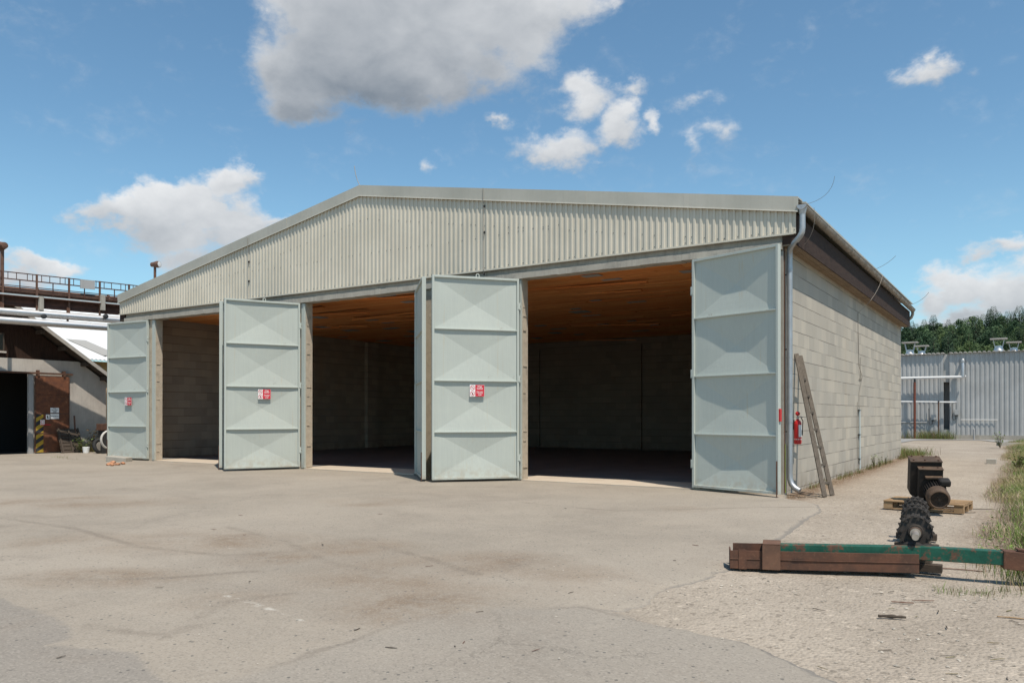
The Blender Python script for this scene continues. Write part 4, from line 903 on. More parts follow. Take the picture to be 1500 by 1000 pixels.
# ------------------------------------------------------------------ toothed roller on timbers
def roller():
    base = dep(1341, 790, 8.45); base.z = 0; ax = Vector((ray(1341, 700).x, ray(1341, 700).y, 0)).normalized(); ang = math.atan2(ax.y, ax.x)
    e = empty('toothed_roller', base, ang, 'black toothed cutter roller with several spiked discs lying behind the green bar', 'machine part')
    zc = .385
    b = MB(); b.lathe((0, 0, zc), (1, 0, 0), [(-.72, .022), (-.72, .032), (-.45, .034), (-.45, .05), (2.1, .05), (2.1, .03), (2.3, .03)], 16); b.build('shaft', M['bright'], e)
    b = MB(); b.lathe((0, 0, zc), (1, 0, 0), [(-.42, .03), (-.42, .052), (-.36, .06), (-.34, .05)], 18); b.build('collar', M['motor'], e)
    def disc(x, r, seed):
        d = MB(); n = 9; rnd = random.Random(seed)
        prof = []
        N = 54
        for k in range(N):
            a = 2 * math.pi * k / N + seed; rr = r * (1 + .045 * math.cos(n * (a - seed)))
            prof.append((rr * math.cos(a), zc + rr * math.sin(a)))
        d.prism(prof, 'x', x, x + .035)
        d.lathe((0, 0, zc), (1, 0, 0), [(x - .035, .05), (x - .035, r * .42), (x - .01, r * .46), (x + .09, r * .66), (x + .10, .07)], 18)
        for k in range(16):
            a = 2 * math.pi * k / 16 + seed * .7
            for xx in (x - .02, x + .05):
                ra, rb = r * .93, r * 1.12; c, s = math.cos(a), math.sin(a); t = Vector((0, -s, c)) * .018
                p = Vector((xx, ra * c, zc + ra * s)); q = Vector((xx + .01, rb * c, zc + rb * s)) + t * .6
                d.add([p - t, p + t, p + t + Vector((.022, 0, 0)), p - t + Vector((.022, 0, 0)), q], [(0, 1, 4), (1, 2, 4), (2, 3, 4), (3, 0, 4), (3, 2, 1, 0)])
        for k in range(7):
            a = 2 * math.pi * k / 7 + seed * 1.3; d.cyl((x - .012, r * .8 * math.cos(a), zc + r * .8 * math.sin(a)), (x, r * .8 * math.cos(a), zc + r * .8 * math.sin(a)), .014, 8)
        d.build('toothed_disc', M['toothed'], e, fix=True)
    for i, (x, r) in enumerate(((-.30, .162), (.02, .140), (.72, .150), (1.12, .143), (1.62, .148), (2.0, .145))): disc(x, r, i * .83)
    b = MB(); b.blob((-.55, .02, zc - .10), .06, 0, 2, .12, (1, 1.6, .5)); b.blob((-.5, -.10, zc - .11), .05, 0, 2, .12, (1, 1.3, .5)); b.build('bearing_shell', M['machine'], e)
    # timbers it lies on
    for i, (x, y0, y1, z, m) in enumerate(((-.42, -.24, .24, .045, 'darkwood'), (-.38, -.15, .12, .125, 'oldwood'), (.95, -.24, .22, .045, 'darkwood'), (.95, -.16, .16, .125, 'oldwood'), (1.85, -.24, .22, .045, 'darkwood'), (1.85, -.15, .15, .125, 'oldwood'))):
        t = MB(); c = Matrix.Rotation(ang, 3, 'Z'); p0, p1 = c @ Vector((x, y0, z)), c @ Vector((x + .04, y1, z)); org = base + (p0 + p1) / 2
        t.bar(base + p0, base + p1, .11, .08); o = t.build('timber_bearer', M[m], org=tuple(org), bevel=.006)
        if i == 1: tag(o, 'grey weathered timber poking out under the front end of the toothed roller', 'timber')
        elif i == 0: tag(o, 'dark timber on the ground under the front end of the toothed roller', 'timber')
        else: tag(o, 'timber bearer hidden under the rear of the toothed roller', 'timber', 'timbers under the roller')
roller()

# ------------------------------------------------------------------ pallet and gear motor
def pallet():
    c = Vector((2.69, -1.2, 0)); rz = R(-6); e = empty('wooden_pallet', c, rz, 'pale wooden pallet on the gravel track carrying the black gear motor', 'pallet')
    for y in (-.36, 0, .36):
        b = MB(); b.box(-.6, y - .05, 0, .6, y + .05, .022); b.build('bottom_board', M['pallet'], e, bevel=.002)
        for x in (-.53, 0, .53): b = MB(); b.box(x - .07, y - .05, .0225, x + .07, y + .05, .1); b.build('block', M['pallet'], e, bevel=.002)
    for x in (-.53, 0, .53): b = MB(); b.box(x - .07, -.4, .1005, x + .07, .4, .122); b.build('stringer_board', M['pallet'], e, bevel=.002)
    for i, y in enumerate((-.35, -.18, 0, .18, .35)):
        b = MB(); b.box(-.6, y - (.07 if i % 2 == 0 else .05), .1225, .6, y + (.07 if i % 2 == 0 else .05), .144); b.build('deck_board', M['pallet'], e, bevel=.002)
pallet()
def gearmotor():
    e = empty('gear_motor', (2.69, -1.33, .146), R(14), 'oily black gear motor with finned body tipped forward on the pallet', 'motor')
    T = Matrix.Rotation(R(13), 4, 'X')
    def P(b): b.v = [tuple(T @ Vector(v)) for v in b.v]; return b
    g_ = MB(); ch = .06; x0, x1, z0, z1 = -.27, .20, .06, .675
    g_.prism([(x0 + ch, z0), (x1 - ch, z0), (x1, z0 + ch), (x1, z1), (x0, z1), (x0, z0 + ch)], 'y', -.02, .30); P(g_).build('gearbox', M['machine'], e, bevel=.012, fix=True)
    g2 = MB(); g2.prism([(-.16, .12), (.18, .12), (.19, .16), (.19, .60), (-.17, .60), (-.17, .16)], 'y', -.20, -.0205); P(g2).build('gearbox_cover', M['machine'], e, bevel=.012, fix=True)
    pl = MB(); pl.box(x0 - .005, -.04, z1 + .0005, x1 + .005, .31, z1 + .018); pl.box(-.175, -.22, .6005, .195, -.041, .612); P(pl).build('top_plate', M['motor'], e, bevel=.003)
    bo = MB()
    for x in (-.22, -.05, .15):
        for y in (.02, .26): bo.cyl((x, y, z1 + .018), (x, y, z1 + .035), .016, 6)
    for x in (-.1, .12): bo.cyl((x, -.12, .612), (x, -.12, .628), .014, 6)
    P(bo).build('bolt', M['rust'], e)
    fl = MB(); c = (.05, -.2, .28); fl.lathe(c, (0, -1, 0), [(.0, .10), (.0, .19), (.035, .19), (.035, .14), (.06, .14)], 24); P(fl).build('flange', M['machine'], e)
    rd = MB(); rd.box(-.08, -.30, .475, .17, -.205, .50); P(rd).build('cover_ledge', M['motor'], e, bevel=.003)
    bd = MB(); bd.lathe((.05, -.26, .28), (0, -1, 0), [(0, .138), (.33, .138)], 28)
    for k in range(26):
        a = 2 * math.pi * k / 26; cx, cz = math.cos(a), math.sin(a); t = Vector((-cz, 0, cx)) * .004
        p = Vector((.05 + .136 * cx, -.27, .28 + .136 * cz)); q = Vector((.05 + .165 * cx, -.27, .28 + .165 * cz)); dy = Vector((0, -.29, 0))
        bd.hexa([p - t, p + t, p + t + dy, p - t + dy, q - t, q + t, q + t + dy, q - t + dy])
    P(bd).build('finned_body', M['machine'], e, fix=True)
    fc = MB(); fc.lathe((.05, -.56, .28), (0, -1, 0), [(0, .168), (.16, .168), (.205, .150), (.215, .135), (.205, .125), (.19, .12), (.19, .02)], 32); P(fc).build('fan_cover', M['motor'], e)
    fg = MB()
    for r in (.115, .095, .075, .055): fg.tube([(.05 + r * math.cos(a), -.757, .28 + r * math.sin(a)) for a in np.linspace(0, 2 * math.pi, 25)], .005, 5)
    for a in np.linspace(0, math.pi, 5)[:-1]: fg.bar((.05 - .12 * math.cos(a), -.755, .28 - .12 * math.sin(a)), (.05 + .12 * math.cos(a), -.755, .28 + .12 * math.sin(a)), .006, .008, (0, 1, 0))
    fg.cyl((.05, -.75, .28), (.05, -.768, .28), .022, 12); P(fg).build('fan_grille', M['machine'], e)
    tb = MB(); tb.box(.09, -.50, .40, .26, -.30, .51); P(tb).build('terminal_box', M['machine'], e, bevel=.03)
    ft = MB(); ft.box(-.12, -.45, .085, .22, -.32, .13); ft.box(-.1, .02, .0, .16, .26, .0595); P(ft).build('foot', M['machine'], e)
gearmotor()

# ------------------------------------------------------------------ grey sheet-metal sheds on the right
def corr(b, x0, x1, y, z0, z1, pitch=.27, d=.032, mi=0, sgn=1):
    x = x0
    while x < x1 - 1e-6:
        q = [(x, 0), (x + pitch * .30, 0), (x + pitch * .42, d), (x + pitch * .86, d), (x + pitch, 0)]
        for (a, da), (c, dc) in zip(q[:-1], q[1:]):
            a, c = min(a, x1), min(c, x1)
            if c - a > 1e-6: b.quad((a, y - sgn * da, z0), (c, y - sgn * dc, z0), (c, y - sgn * dc, z1), (a, y - sgn * da, z1), mi)
        x += pitch
def shed(nm, x0, x1, label, base):
    Y = 43.4; e = empty('metal_shed', (x0, Y, 0), 0, label, 'building'); L = x1 - x0
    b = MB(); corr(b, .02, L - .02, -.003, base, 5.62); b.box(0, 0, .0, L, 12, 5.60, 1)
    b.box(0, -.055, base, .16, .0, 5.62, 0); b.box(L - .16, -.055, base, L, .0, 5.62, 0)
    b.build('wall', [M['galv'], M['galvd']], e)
    if base > .1: b = MB(); b.box(-.01, -.09, -.1, L + .01, -.001, base - .002); b.build('plinth', M['concrete'], e)
    r = MB(); n = int(L / .27) + 1
    for k in range(n):                                   # trapezoidal roof sheet seen end-on
        x = k * .27; r.hexa([(x, -.22, 5.63), (x + .15, -.22, 5.63), (x + .15, 12.2, 5.83), (x, 12.2, 5.83), (x + .02, -.22, 5.70), (x + .13, -.22, 5.70), (x + .13, 12.2, 5.90), (x + .02, 12.2, 5.90)])
    r.hexa([(-.1, -.2, 5.612), (L + .1, -.2, 5.612), (L + .1, 12.2, 5.81), (-.1, 12.2, 5.81), (-.1, -.2, 5.628), (L + .1, -.2, 5.628), (L + .1, 12.2, 5.828), (-.1, 12.2, 5.828)])
    r.build('roof', M['roofgrey'], e)
    return e
sh1 = shed('metal_shed', -14, -.64, 'grey corrugated shed partly hidden behind the far corner of the storage hall', .05)
sh2 = shed('metal_shed', -.28, 13, 'long grey corrugated shed with concrete plinth beyond the gravel track at the right edge', .27)
def cowl(e, px, py, D_y, w, h):
    p = on(px, py, 'y', D_y); b = MB(); x, y, z = p.x - e.location.x, D_y - e.location.y, 5.72
    s = p.z - z
    b.lathe((x, y, z - .2), (0, 0, 1), [(0, w * .42), (.2, w * .40), (.2 + s * .18, w * .38), (.2 + s * .36, w * .30), (.2 + s * .50, w * .29), (.2 + s * .50, w * .2)], 16); v = b.build('roof_vent', M['silver'], e)
    c = MB(); c.box(x - w * .62, y - w * .5, p.z - .07, x + w * .62, y + w * .5, p.z); c.build('vent_hood', M['roofgrey'], v)
    c = MB()
    for sx in (-1, 1):
        for sy in (-1, 1): c.bar((x + sx * w * .28, y + sy * w * .2, z + s * .45), (x + sx * w * .40, y + sy * w * .3, p.z - .065), .03, .03)
    c.build('vent_strut', M['zinc'], v)
cowl(sh2, 1463, 495.5, 46.5, .80, .9); cowl(sh2, 1485, 500.5, 47.2, .72, .8)
cowl(sh1, 1333, 501, 47.5, .82, .9); cowl(sh1, 1350, 506, 46.5, .72, .8)
# recess between the sheds
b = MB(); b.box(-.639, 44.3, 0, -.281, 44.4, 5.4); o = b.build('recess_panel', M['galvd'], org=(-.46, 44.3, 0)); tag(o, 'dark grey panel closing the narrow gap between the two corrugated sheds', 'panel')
b = MB(); b.box(-.637, 43.5, 3.75, -.283, 43.55, 5.58); o = b.build('gap_flashing', M['galv'], org=(-.46, 43.5, 3.75)); tag(o, 'pale metal sheet over the top of the narrow gap between the sheds', 'panel')
b = MB(); b.box(-.637, 43.45, -.05, -.283, 43.5, .62); o = b.build('gap_guard', M['galv'], org=(-.46, 43.47, 0)); tag(o, 'short pale metal sheet at the foot of the narrow gap between the sheds', 'panel')
def shedpipes():
    y = 43.0; e = empty('insulated_pipe', (-6, y, 4.05), 0, 'thick white pipe running along the shed wall at mid height then bending up into it', 'pipe')
    b = MB(); b.tube([(-6, 0, 0), (6.25, 0, 0), (6.55, 0, .0)], .085, 14); b.build('horizontal_run', M['insul'], e)
    b = MB(); b.tube([(6.5, 0, 0), (6.5, 0, 1.0), (6.5, .04, 1.1), (6.5, .30, 1.14)], .095, 14); b.build('riser', M['silver'], e)
    b = MB(); b.lathe((6.5, 0, 1.0), (0, 0, 1), [(-.06, .11), (-.02, .12), (.10, .12), (.14, .08)], 14); b.lathe((6.62, 0, 0), (1, 0, 0), [(0, .11), (.06, .11)], 14); b.build('pipe_cap', M['silver'], e)
    e = empty('service_pipe', (-6, y, 2.44), 0, 'thinner white pipe below running along the left shed to the gap', 'pipe')
    b = MB(); b.tube([(-6, 0, .03), (-2, .0, .05), (3, 0, .03), (6.1, 0, -.03)], .052, 12); b.build('run', M['insul'], e); b = MB(); b.lathe((6.05, 0, -.03), (1, 0, 0), [(0, .07), (.1, .07)], 12); b.build('pipe_cap', M['silver'], e)
    for x, h, r, m, lab in ((-2.31, 4.0, .075, 'rustred', 'thick red post holding up the white pipe beside the left shed'), (-.89, 2.6, .04, 'rust', 'thin rusty post beside the narrow gap between the sheds')):
        b = MB(); b.cyl((x, y - .03, 0), (x, y - .03, h * .94), r, 12); b.cyl((x, y - .03, 0), (x, y - .03, .02), r * 2, 12); e = b.build('pipe_post', M[m], org=(x, y - .03, 0)); tag(e, lab, 'post')
        c = MB(); c.box(-.05, -.05, h * .94 + .0005, .05, .05, h - .02 if h > 3 else h * .94 + .05); c.build('post_head', M['black'], e)
    for x, z, lab in ((-1.22, 1.42, 'grey junction box on the wall of the left shed with cable loops'), (.14, 1.75, 'grey junction box on the wall of the right shed next to the gap')):
        e = empty('junction_box', (x, 43.32, z), 0, lab, 'electric box'); b = MB(); b.box(-.14, -.10, -.17, .14, .0, .17); b.build('box', M['galv'], e, bevel=.01)
        b = MB(); b.box(-.1, -.105, -.25, .05, -.02, -.171); b.build('socket', M['black'], e); b = MB(); b.tube([(-.05, -.06, -.25), (-.08, -.06, -.45), (-.2, -.06, -.5), (-.27, -.06, -.3), (-.27, -.05, .6)], .02, 6); b.build('cable', M['black'], e)
    b = MB(); b.tube([(.35, 43.28, 1.27), (2.42, 43.28, 1.27)], .022, 6); o = b.build('wall_rail', M['insul'], org=(.35, 43.28, 1.27)); tag(o, 'thin white rail fixed low along the right corrugated shed', 'rail')
    b = MB(); b.tube([(-6, 43.27, 1.08), (-1.6, 43.27, 1.08)], .03, 6); o = b.build('wall_rail', M['galv'], org=(-6, 43.27, 1.08)); tag(o, 'grey rail fixed low along the left corrugated shed', 'rail')
    b = MB(); b.cyl((1.12, 43.0, 0), (1.12, 43.0, .62), .055, 10); b.lathe((1.12, 43, .62), (0, 0, 1), [(0, .06), (.05, .05), (.06, .02)], 10); o = b.build('bollard', M['galvd'], org=(1.12, 43, 0)); tag(o, 'small grey bollard at the plinth of the right corrugated shed', 'bollard')
shedpipes()
b = MB(); b.box(1.35, 40.5, -.05, 1.62, 40.9, .16); o = b.build('concrete_kerbstone', M['concrete'], org=(1.48, 40.7, 0), bevel=.01)
q = gp(1452, 678); o.location = (q.x, q.y, -.02); tag(o, 'broken grey concrete block at the edge of the dry grass beside the track', 'concrete block')
q0, q1 = gp(1462, 652), gp(1530, 652); b = MB(); b.bar((q0.x, q0.y, .05), (q1.x, q1.y, .05), .3, .16); o = b.build('kerb', M['concrete'], org=(q0.x, q0.y, 0)); tag(o, 'low dark kerb at the far end of the grass verge', 'kerb')

# ------------------------------------------------------------------ old barn on the left
def barn():
    X = -30.1; e = empty('old_barn', (X, 0, 0), 0, 'old plastered barn with brown boarded gable and rusty sliding door at the left edge', 'building')
    ev = (3.55, 3.14); sl = .687; ap = -4.5; RZ = lambda y: ev[1] + sl * (ev[0] - y)
    b = MB()
    b.prism([(1.72 - 1.39, 3.33), (3.46, 3.33 if False else RZ(3.46) - .24), (RZ and ev[0] - (3.86 + .24 - ev[1]) / sl, 3.86), (-9, 3.86), (-9, 3.33)], 'x', -.3, 0) if False else None
    yk = ev[0] - (3.86 + .2 - ev[1]) / sl
    b.prism([(.33, -.1), (3.46, -.1), (3.46, RZ(3.46) - .2), (yk, 3.86), (.33, 3.86)], 'x', -.3, 0)
    b.prism([(-9, 3.33), (.3295, 3.33), (.3295, 3.86), (-9, 3.86)], 'x', -.3, 0)
    b.prism([(-14, -.1), (-9.0005, -.1), (-9.0005, 3.86), (-14, 3.86)], 'x', -.3, 0)
    b.prism([(3.16, -.1), (3.46, -.1), (3.46, RZ(3.46) - .2), (3.16, RZ(3.16) - .2)], 'x', -14, -.301)
    b.build('wall', M['plaster'], e, fix=True)
    g_ = MB(); y = yk - .02
    while y > -13.6:                                     # boarded gable
        w = .17; z1 = RZ(y) - .2 if y > ap else RZ(2 * ap - y) - .2; z2 = RZ(y - w) - .2 if y - w > ap else RZ(2 * ap - y + w) - .2
        if z1 > 3.87: g_.add([(-.10 + random.uniform(0, .012), y, 3.862), (-.10, y - w + .008, 3.862), (-.10, y - w + .008, z2), (-.10 + .01, y, z1), (-.14, y, 3.862), (-.14, y - w + .008, 3.862), (-.14, y - w + .008, z2), (-.14, y, z1)], [(0, 1, 2, 3), (7, 6, 5, 4), (0, 3, 7, 4), (1, 5, 6, 2), (3, 2, 6, 7)])
        y -= w
    g_.build('gable_boards', M['barnwood'], e)
    r = MB()
    for s in (1, -1):
        yy = lambda q: q if s > 0 else 2 * ap - q
        p = [(yy(ev[0] + .1), RZ(ev[0] + .1)), (ap, RZ(ap)), (ap, RZ(ap) - .1), (yy(ev[0] + .1), RZ(ev[0] + .1) - .1)]
        r.prism(p, 'x', -14, .52)
    r.build('roof', M['darkwood'], e, fix=True)
    v = MB(); p = [(ev[0] + .14, RZ(ev[0] + .14) + .02), (ap, RZ(ap) + .02), (ap, RZ(ap) - .15), (ev[0] + .14, RZ(ev[0] + .14) - .15)]; v.prism(p, 'x', .5205, .56); v.build('verge_board', M['roofgrey'], e, fix=True)
    for y in (3.2, 2.35, 1.45, .55, -.4): q = MB(); q.box(-.5, y - .07, RZ(y) - .30, .40, y + .07, RZ(y) - .125); q.build('purlin', M['darkwood'], e, bevel=.01)
    # sliding door with rail
    d = empty('sliding_door'); d.parent = e; d.location = (.09, 0, 0)
    q = MB()
    for z0, z1 in ((.04, .82), (.825, 1.63), (1.635, 2.42), (2.425, 3.18)): q.box(-.02, .36, z0, .02, 1.76, z1)
    q.build('door_panel', M['barnrust'], d, bevel=.006)
    q = MB(); q.box(.0205, .36, .04, .032, .40, 3.18); q.box(.0205, 1.72, .04, .032, 1.76, 3.18); q.box(.0205, .4, 1.60, .03, 1.72, 1.66); q.box(.0205, .4, .80, .03, 1.72, .85); q.build('door_edge', M['rust'], d)
    z = MB(); z.box(.0205, .405, .05, .0235, .70, 1.62, 0)
    for k in range(5):
        z0 = .02 + k * .36; z.add([(.0245, .405, max(.05, z0)), (.0245, .70, min(1.62, z0 + .20)), (.0245, .70, min(1.62, z0 + .38)), (.0245, .405, min(1.62, z0 + .18))], [(0, 1, 2, 3)], 1)
    z.build('hazard_stripes', [M['yellow'], M['hblack']], d)
    def plate(nm, y0, y1, z0, z1, lines, m='signwhite'):
        s = MB(); s.box(.033, y0, z0, .036, y1, z1, 0); n = len(lines)
        for i, (t, sz) in enumerate(lines):
            me = text_mesh(t, sz, bold=sz * .03); s.mesh(me, Matrix.Translation((.0372, (y0 + y1) / 2, z1 - (z1 - z0) * (i + .5) / n)) @ Matrix.Rotation(R(90), 4, 'Z') @ Matrix.Rotation(R(90), 4, 'X'), 1)
        s.build(nm, [M[m], M['ink']], d)
    plate('notice_plate', .97, 1.32, 1.67, 1.88, [('Vstup', .05), ('nepovolaným', .05), ('osobám', .05), ('zakázán', .05)])
    plate('notice_plate', .97, 1.32, 1.42, 1.63, [('STOLÁRNA', .062)])
    s = MB(); s.box(.033, .79, 1.40, .036, .94, 1.60, 0); s.add([(.0365, .84, 1.44), (.0365, .90, 1.44), (.0365, .88, 1.50), (.0365, .86, 1.57), (.0365, .83, 1.54)], [(0, 1, 2, 3, 4)], 1); s.build('pictogram_plate', [M['signwhite'], M['ink']], d)
    s = MB(); s.box(.033, .57, 1.16, .036, .74, 1.38, 0); s.tube([(.0365, .655 + .06 * math.cos(a), 1.29 + .06 * math.sin(a)) for a in np.linspace(0, 6.283, 17)], .008, 5, 1); s.box(.0361, .58, 1.165, .0368, .98, 1.195, 1); s.build('prohibition_plate', [M['signwhite'], M['signred']], d)
    t = MB(); t.box(.05, -4.4, 3.26, .14, 1.9, 3.33); t.box(.0, .45, 3.18, .15, .53, 3.42); t.box(.0, 1.50, 3.18, .15, 1.58, 3.42); t.build('door_rail', M['rust'], e)
    t = MB(); t.box(-.05, .14, 0, .06, .325, 3.25); t.build('door_post', M['galvd'], e)
    w = MB(); w.box(-.11, -2.2, 4.12, -.06, -.72, 4.85); f = w.build('window', M['darkwood'], e); w = MB(); w.box(-.0595, -2.14, 4.18, -.05, -.78, 4.79); w.build('pane', M['glass'], f); w = MB(); w.box(-.10, -2.25, 4.05, .02, -.68, 4.118); w.build('sill', M['plaster'], f)
    fl = MB(); fl.box(-3.2, -13.4, .02, -3.1, 3.1, 3.85); fl.box(-13.5, -13, -.05, -.31, 3.1, .01); fl.box(-13.9, -13.5, .02, -13.6, 3.1, 4.6); fl.box(-13.5, -13.9, .02, -.31, -13.6, 4.6); fl.build('shade_backing', M['dark'], e)  # near-black boxes added behind the doorway so it reads as deep shade
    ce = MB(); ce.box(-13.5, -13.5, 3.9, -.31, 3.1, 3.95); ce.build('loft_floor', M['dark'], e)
barn()
def rear_building():
    X = -33.; y0, y1 = 3.9, 26.; e = empty('white_roofed_building', (X, y0, 0), 0, 'ochre building with a bright white sheet roof behind the old barn', 'building'); L = y1 - y0; D = 16.; rise = 4.6
    b = MB(); b.box(-D, 0, -.1, -.45, L, 4.15); b.build('wall', M['ochre'], e)
    r = MB(); n = int((L + 2.) / .2)
    for k in range(n):
        y = -1.6 + k * .2
        r.add([(0, y, 4.18), (0, y + .1, 4.235), (0, y + .2, 4.18), (-D, y + .2, 4.18 + rise), (-D, y + .1, 4.235 + rise), (-D, y, 4.18 + rise)], [(0, 1, 4, 5), (1, 2, 3, 4)], 0, False)
    o = r.build('roof', M['whiteroof'], e); s = o.modifiers.new('thick', 'SOLIDIFY'); s.thickness = .03
    fz = lambda x: 4.255 - x / D * rise
    s = MB(); ys = 1.15; s.hexa([(x, y, fz(x) + dz) for dz in (0, .012) for x, y in ((-4.2, ys + .35), (-.8, ys + .35), (-.8, ys + 1.35), (-4.2, ys + 1.35))]); s.build('skylight', M['skyl'], e, fix=True)
    v = MB(); v.lathe((-.45, 1.0, 3.82), (1, 0, 0), [(0, .2), (.05, .2), (.08, .17), (.06, .13), (.03, .05)], 20); v.build('round_vent', M['zincd'], e)
    w = MB(); w.box(-.449, -.1, 3.55, -.42, .45, 3.95); f = w.build('window', M['darkwood'], e); w = MB(); w.box(-.4195, -.06, 3.59, -.412, .41, 3.91); w.build('pane', M['glass'], f)
rear_building()

# ------------------------------------------------------------------ pipe bridge with railing
def bridge():
    P0 = Vector((-28.15, .8, 0)); d = Vector((.22, .975, 0)).normalized(); nr = Vector((d.y, -d.x, 0))
    def bz(px, py, off=0):
        r = ray(px, py); o = P0 + nr * off; t = (o - Vector(CAM)).dot(nr) / r.dot(nr); p = Vector(CAM) + r * t; return p.z, (p - P0).dot(d)
    org = P0 - d * 6
    e = empty('pipe_bridge', org, 0, 'rusty brown pipe bridge with walkway railing and silver pipes crossing above the barn', 'pipe bridge')
    s0, s1 = -9., 14.
    def pt(s, off, z): v = P0 + d * s + nr * off - org; return Vector((v.x, v.y, z))
    z1 = bz(85, 407)[0]; z2 = bz(85, 416.5)[0]; z3 = bz(85, 425.5)[0]; zb = bz(85, 430)[0]
    b = MB()
    for z, w in ((z1, .035), (z2, .04), (z3, .03)): b.bar(pt(s0, .17, z), pt(s1, .17, z), w, w)
    b.build('handrail', M['browndk'], e)
    zf = bz(85, 441, 0)[0]
    sp = [bz(x, 410)[1] for x in (52, 99, 144, 186)]; st = (sp[2] - sp[0]) / 2
    for k in range(-5, 10):
        s = sp[0] + k * st; b = MB(); b.bar(pt(s, .19, zf - .55), pt(s, .19, z1 + .02), .06, .06, (1, 0, 0)); b.build('railing_post', M['brownpipe'], e)
        b = MB(); b.bar(pt(s + st * .5, .17, z3 - .25), pt(s + st * .5, .17, z2), .03, .03, (1, 0, 0)); b.build('railing_baluster', M['browndk'], e)
        for f in (.15, .40, .72, .88): b = MB(); b.bar(pt(s + st * f, .17, z2), pt(s + st * f, .17, z1), .02, .02, (1, 0, 0)); b.build('railing_baluster', M['browndk'], e)
    b = MB(); zc = (bz(85, 426.5, 0)[0] + bz(85, 436, 0)[0]) / 2; rr = (bz(85, 426.5, 0)[0] - bz(85, 437, 0)[0]) / 2
    b.tube([pt(s0, -.02, zc), pt(s1, -.02, zc)], rr, 16); b.build('large_pipe', M['brownpipe'], e)
    b = MB()
    for k in range(10): b.tube([pt(s0 + k * 2.6, -.02, zc), pt(s0 + k * 2.6 + .07, -.02, zc)], rr + .03, 16)
    b.build('pipe_collar', M['brownpipe'], e)
    b = MB(); zl = bz(85, 438.5)[0]; b.bar(pt(s0, .26, zl), pt(s1, .26, zl), .07, .05); b.build('edge_conduit', M['paleblue'], e)
    za, zc2 = bz(85, 441, 0)[0], bz(85, 453.5, 0)[0]
    b = MB(); b.bar(pt(s0, -.02 + .1, (za + zc2) / 2), pt(s1, -.02 + .1, (za + zc2) / 2), .05, za - zc2); b.bar(pt(s0, .1, za - .02), pt(s1, .1, za - .02), .12, .035); b.bar(pt(s0, .1, zc2 + .02), pt(s1, .1, zc2 + .02), .12, .035); b.bar(pt(s0, -.1, (za + zc2) / 2), pt(s1, -.1, (za + zc2) / 2), .05, za - zc2)
    b.bar(pt(s0, .12, za - .12), pt(s1, .12, za - .12), .03, .02); b.build('girder', M['browndk'], e)
    b = MB()
    for k in range(22): b.bar(pt(s0 + k * 1.05, -.08, zc2 + .05), pt(s0 + k * 1.05, +.06, zc2 + .05), .12, .12)
    b.build('cross_beam', M['browndk'], e)
    b = MB(); b.bar(pt(s0, .1, za + .02), pt(s1, .1, za + .02), .5, .03); b.build('walkway_grating', M['browndk'], e)
    for yy, off, nm in (((456.8, 467.0), .25, 'silver_pipe'), ((469.4, 479.4), .45, 'silver_pipe')):
        za, zb_ = bz(85, yy[0], off)[0], bz(85, yy[1], off)[0]; r_ = (za - zb_) / 2
        b = MB(); b.tube([pt(s0, off, (za + zb_) / 2), pt(s1, off, (za + zb_) / 2)], r_, 18)
        for k in range(22): b.tube([pt(s0 + k * 1.07, off, (za + zb_) / 2), pt(s0 + k * 1.07 + .04, off, (za + zb_) / 2)], r_ + .006, 18)
        b.build(nm, M['silver'], e)
        zbot = zb_
    for px in (57, 147):
        s = bz(px, 445)[1]
        for q in (0,): b = MB(); b.bar(pt(s, .30, bz(px, 437)[0] + (.04 if px < 100 else .1)), pt(s, .30, bz(px, 452)[0] - .1), .16, .13, (1, 0, 0)); b.build('concrete_bracket', M['concrete'], e, bevel=.008)
        b = MB(); b.lathe(pt(s + .05, .42, bz(px, 464)[0] - .02), nr, [(0, .09), (.12, .1), (.14, .05)], 10); b.build('pipe_support', M['black'], e)
    for k in range(-4, 8):
        s = sp[0] + .05 + k * st * 2; b = MB(); b.bar(pt(s + st * .9, .2, zc2 + .1), pt(s + st * .9, .25, zbot + .25), .06, .06, (1, 0, 0)); b.build('pipe_hanger', M['rust'], e)
    for s in (-8.6, 7.5, 13.5): b = MB(); b.bar(pt(s, 0., -.2), pt(s, 0., zc2 - .01), .35, .35, (1, 0, 0)); b.build('column', M['concrete'], e)
    p = bz(125.5, 416)[1]; zt = bz(125, 411)[0]; zb2 = bz(125, 424)[0]; b = MB(); b.bar(pt(p, .05, zb2), pt(p, .05, zt), .62, .04, (1, .2, 0)); b = MB(); v = d * .27
    a0, a1 = pt(p, .21, zb2), pt(p, .21, zt); b.hexa([a0 - v, a0 + v, a0 + v + nr * .05, a0 - v + nr * .05, a1 - v, a1 + v, a1 + v + nr * .05, a1 - v + nr * .05]); b.build('railing_plate', M['galvd'], e, fix=True)
    # floodlight on a mast fixed to the bridge
    zp = bz(3, 363)[0]; s = bz(3, 400)[1]
    return pt(s, .0, 0) + org, zp, zf
def floodlight(base, z0, z1, label, turn):
    e = empty('floodlight_mast', (base.x, base.y, z0), turn, label, 'lamp'); h = z1 - z0
    b = MB(); b.cyl((0, 0, 0), (0, 0, h), .07, 10); b.build('mast', M['brownpipe'], e)
    b = MB(); b.lathe((-.28, 0, h + .02), (1, 0, 0), [(0, .12), (.0, .17), (.12, .19), (.3, .15), (.5, .12), (.52, .05)], 14); b.box(-.08, -.05, h - .1, .05, .05, h + .05); b.build('lamp_head', M['brownpipe'], e)
    b = MB(); b.lathe((-.285, 0, h + .02), (-1, 0, 0), [(0, .15), (.012, .13), (.02, .02)], 14); b.build('lens', M['insul'], e)
base, zp, zf = bridge()
floodlight(base, zf - .5, zp + .05, 'rusty floodlight on a tall mast at the left edge above the pipe bridge', 0)
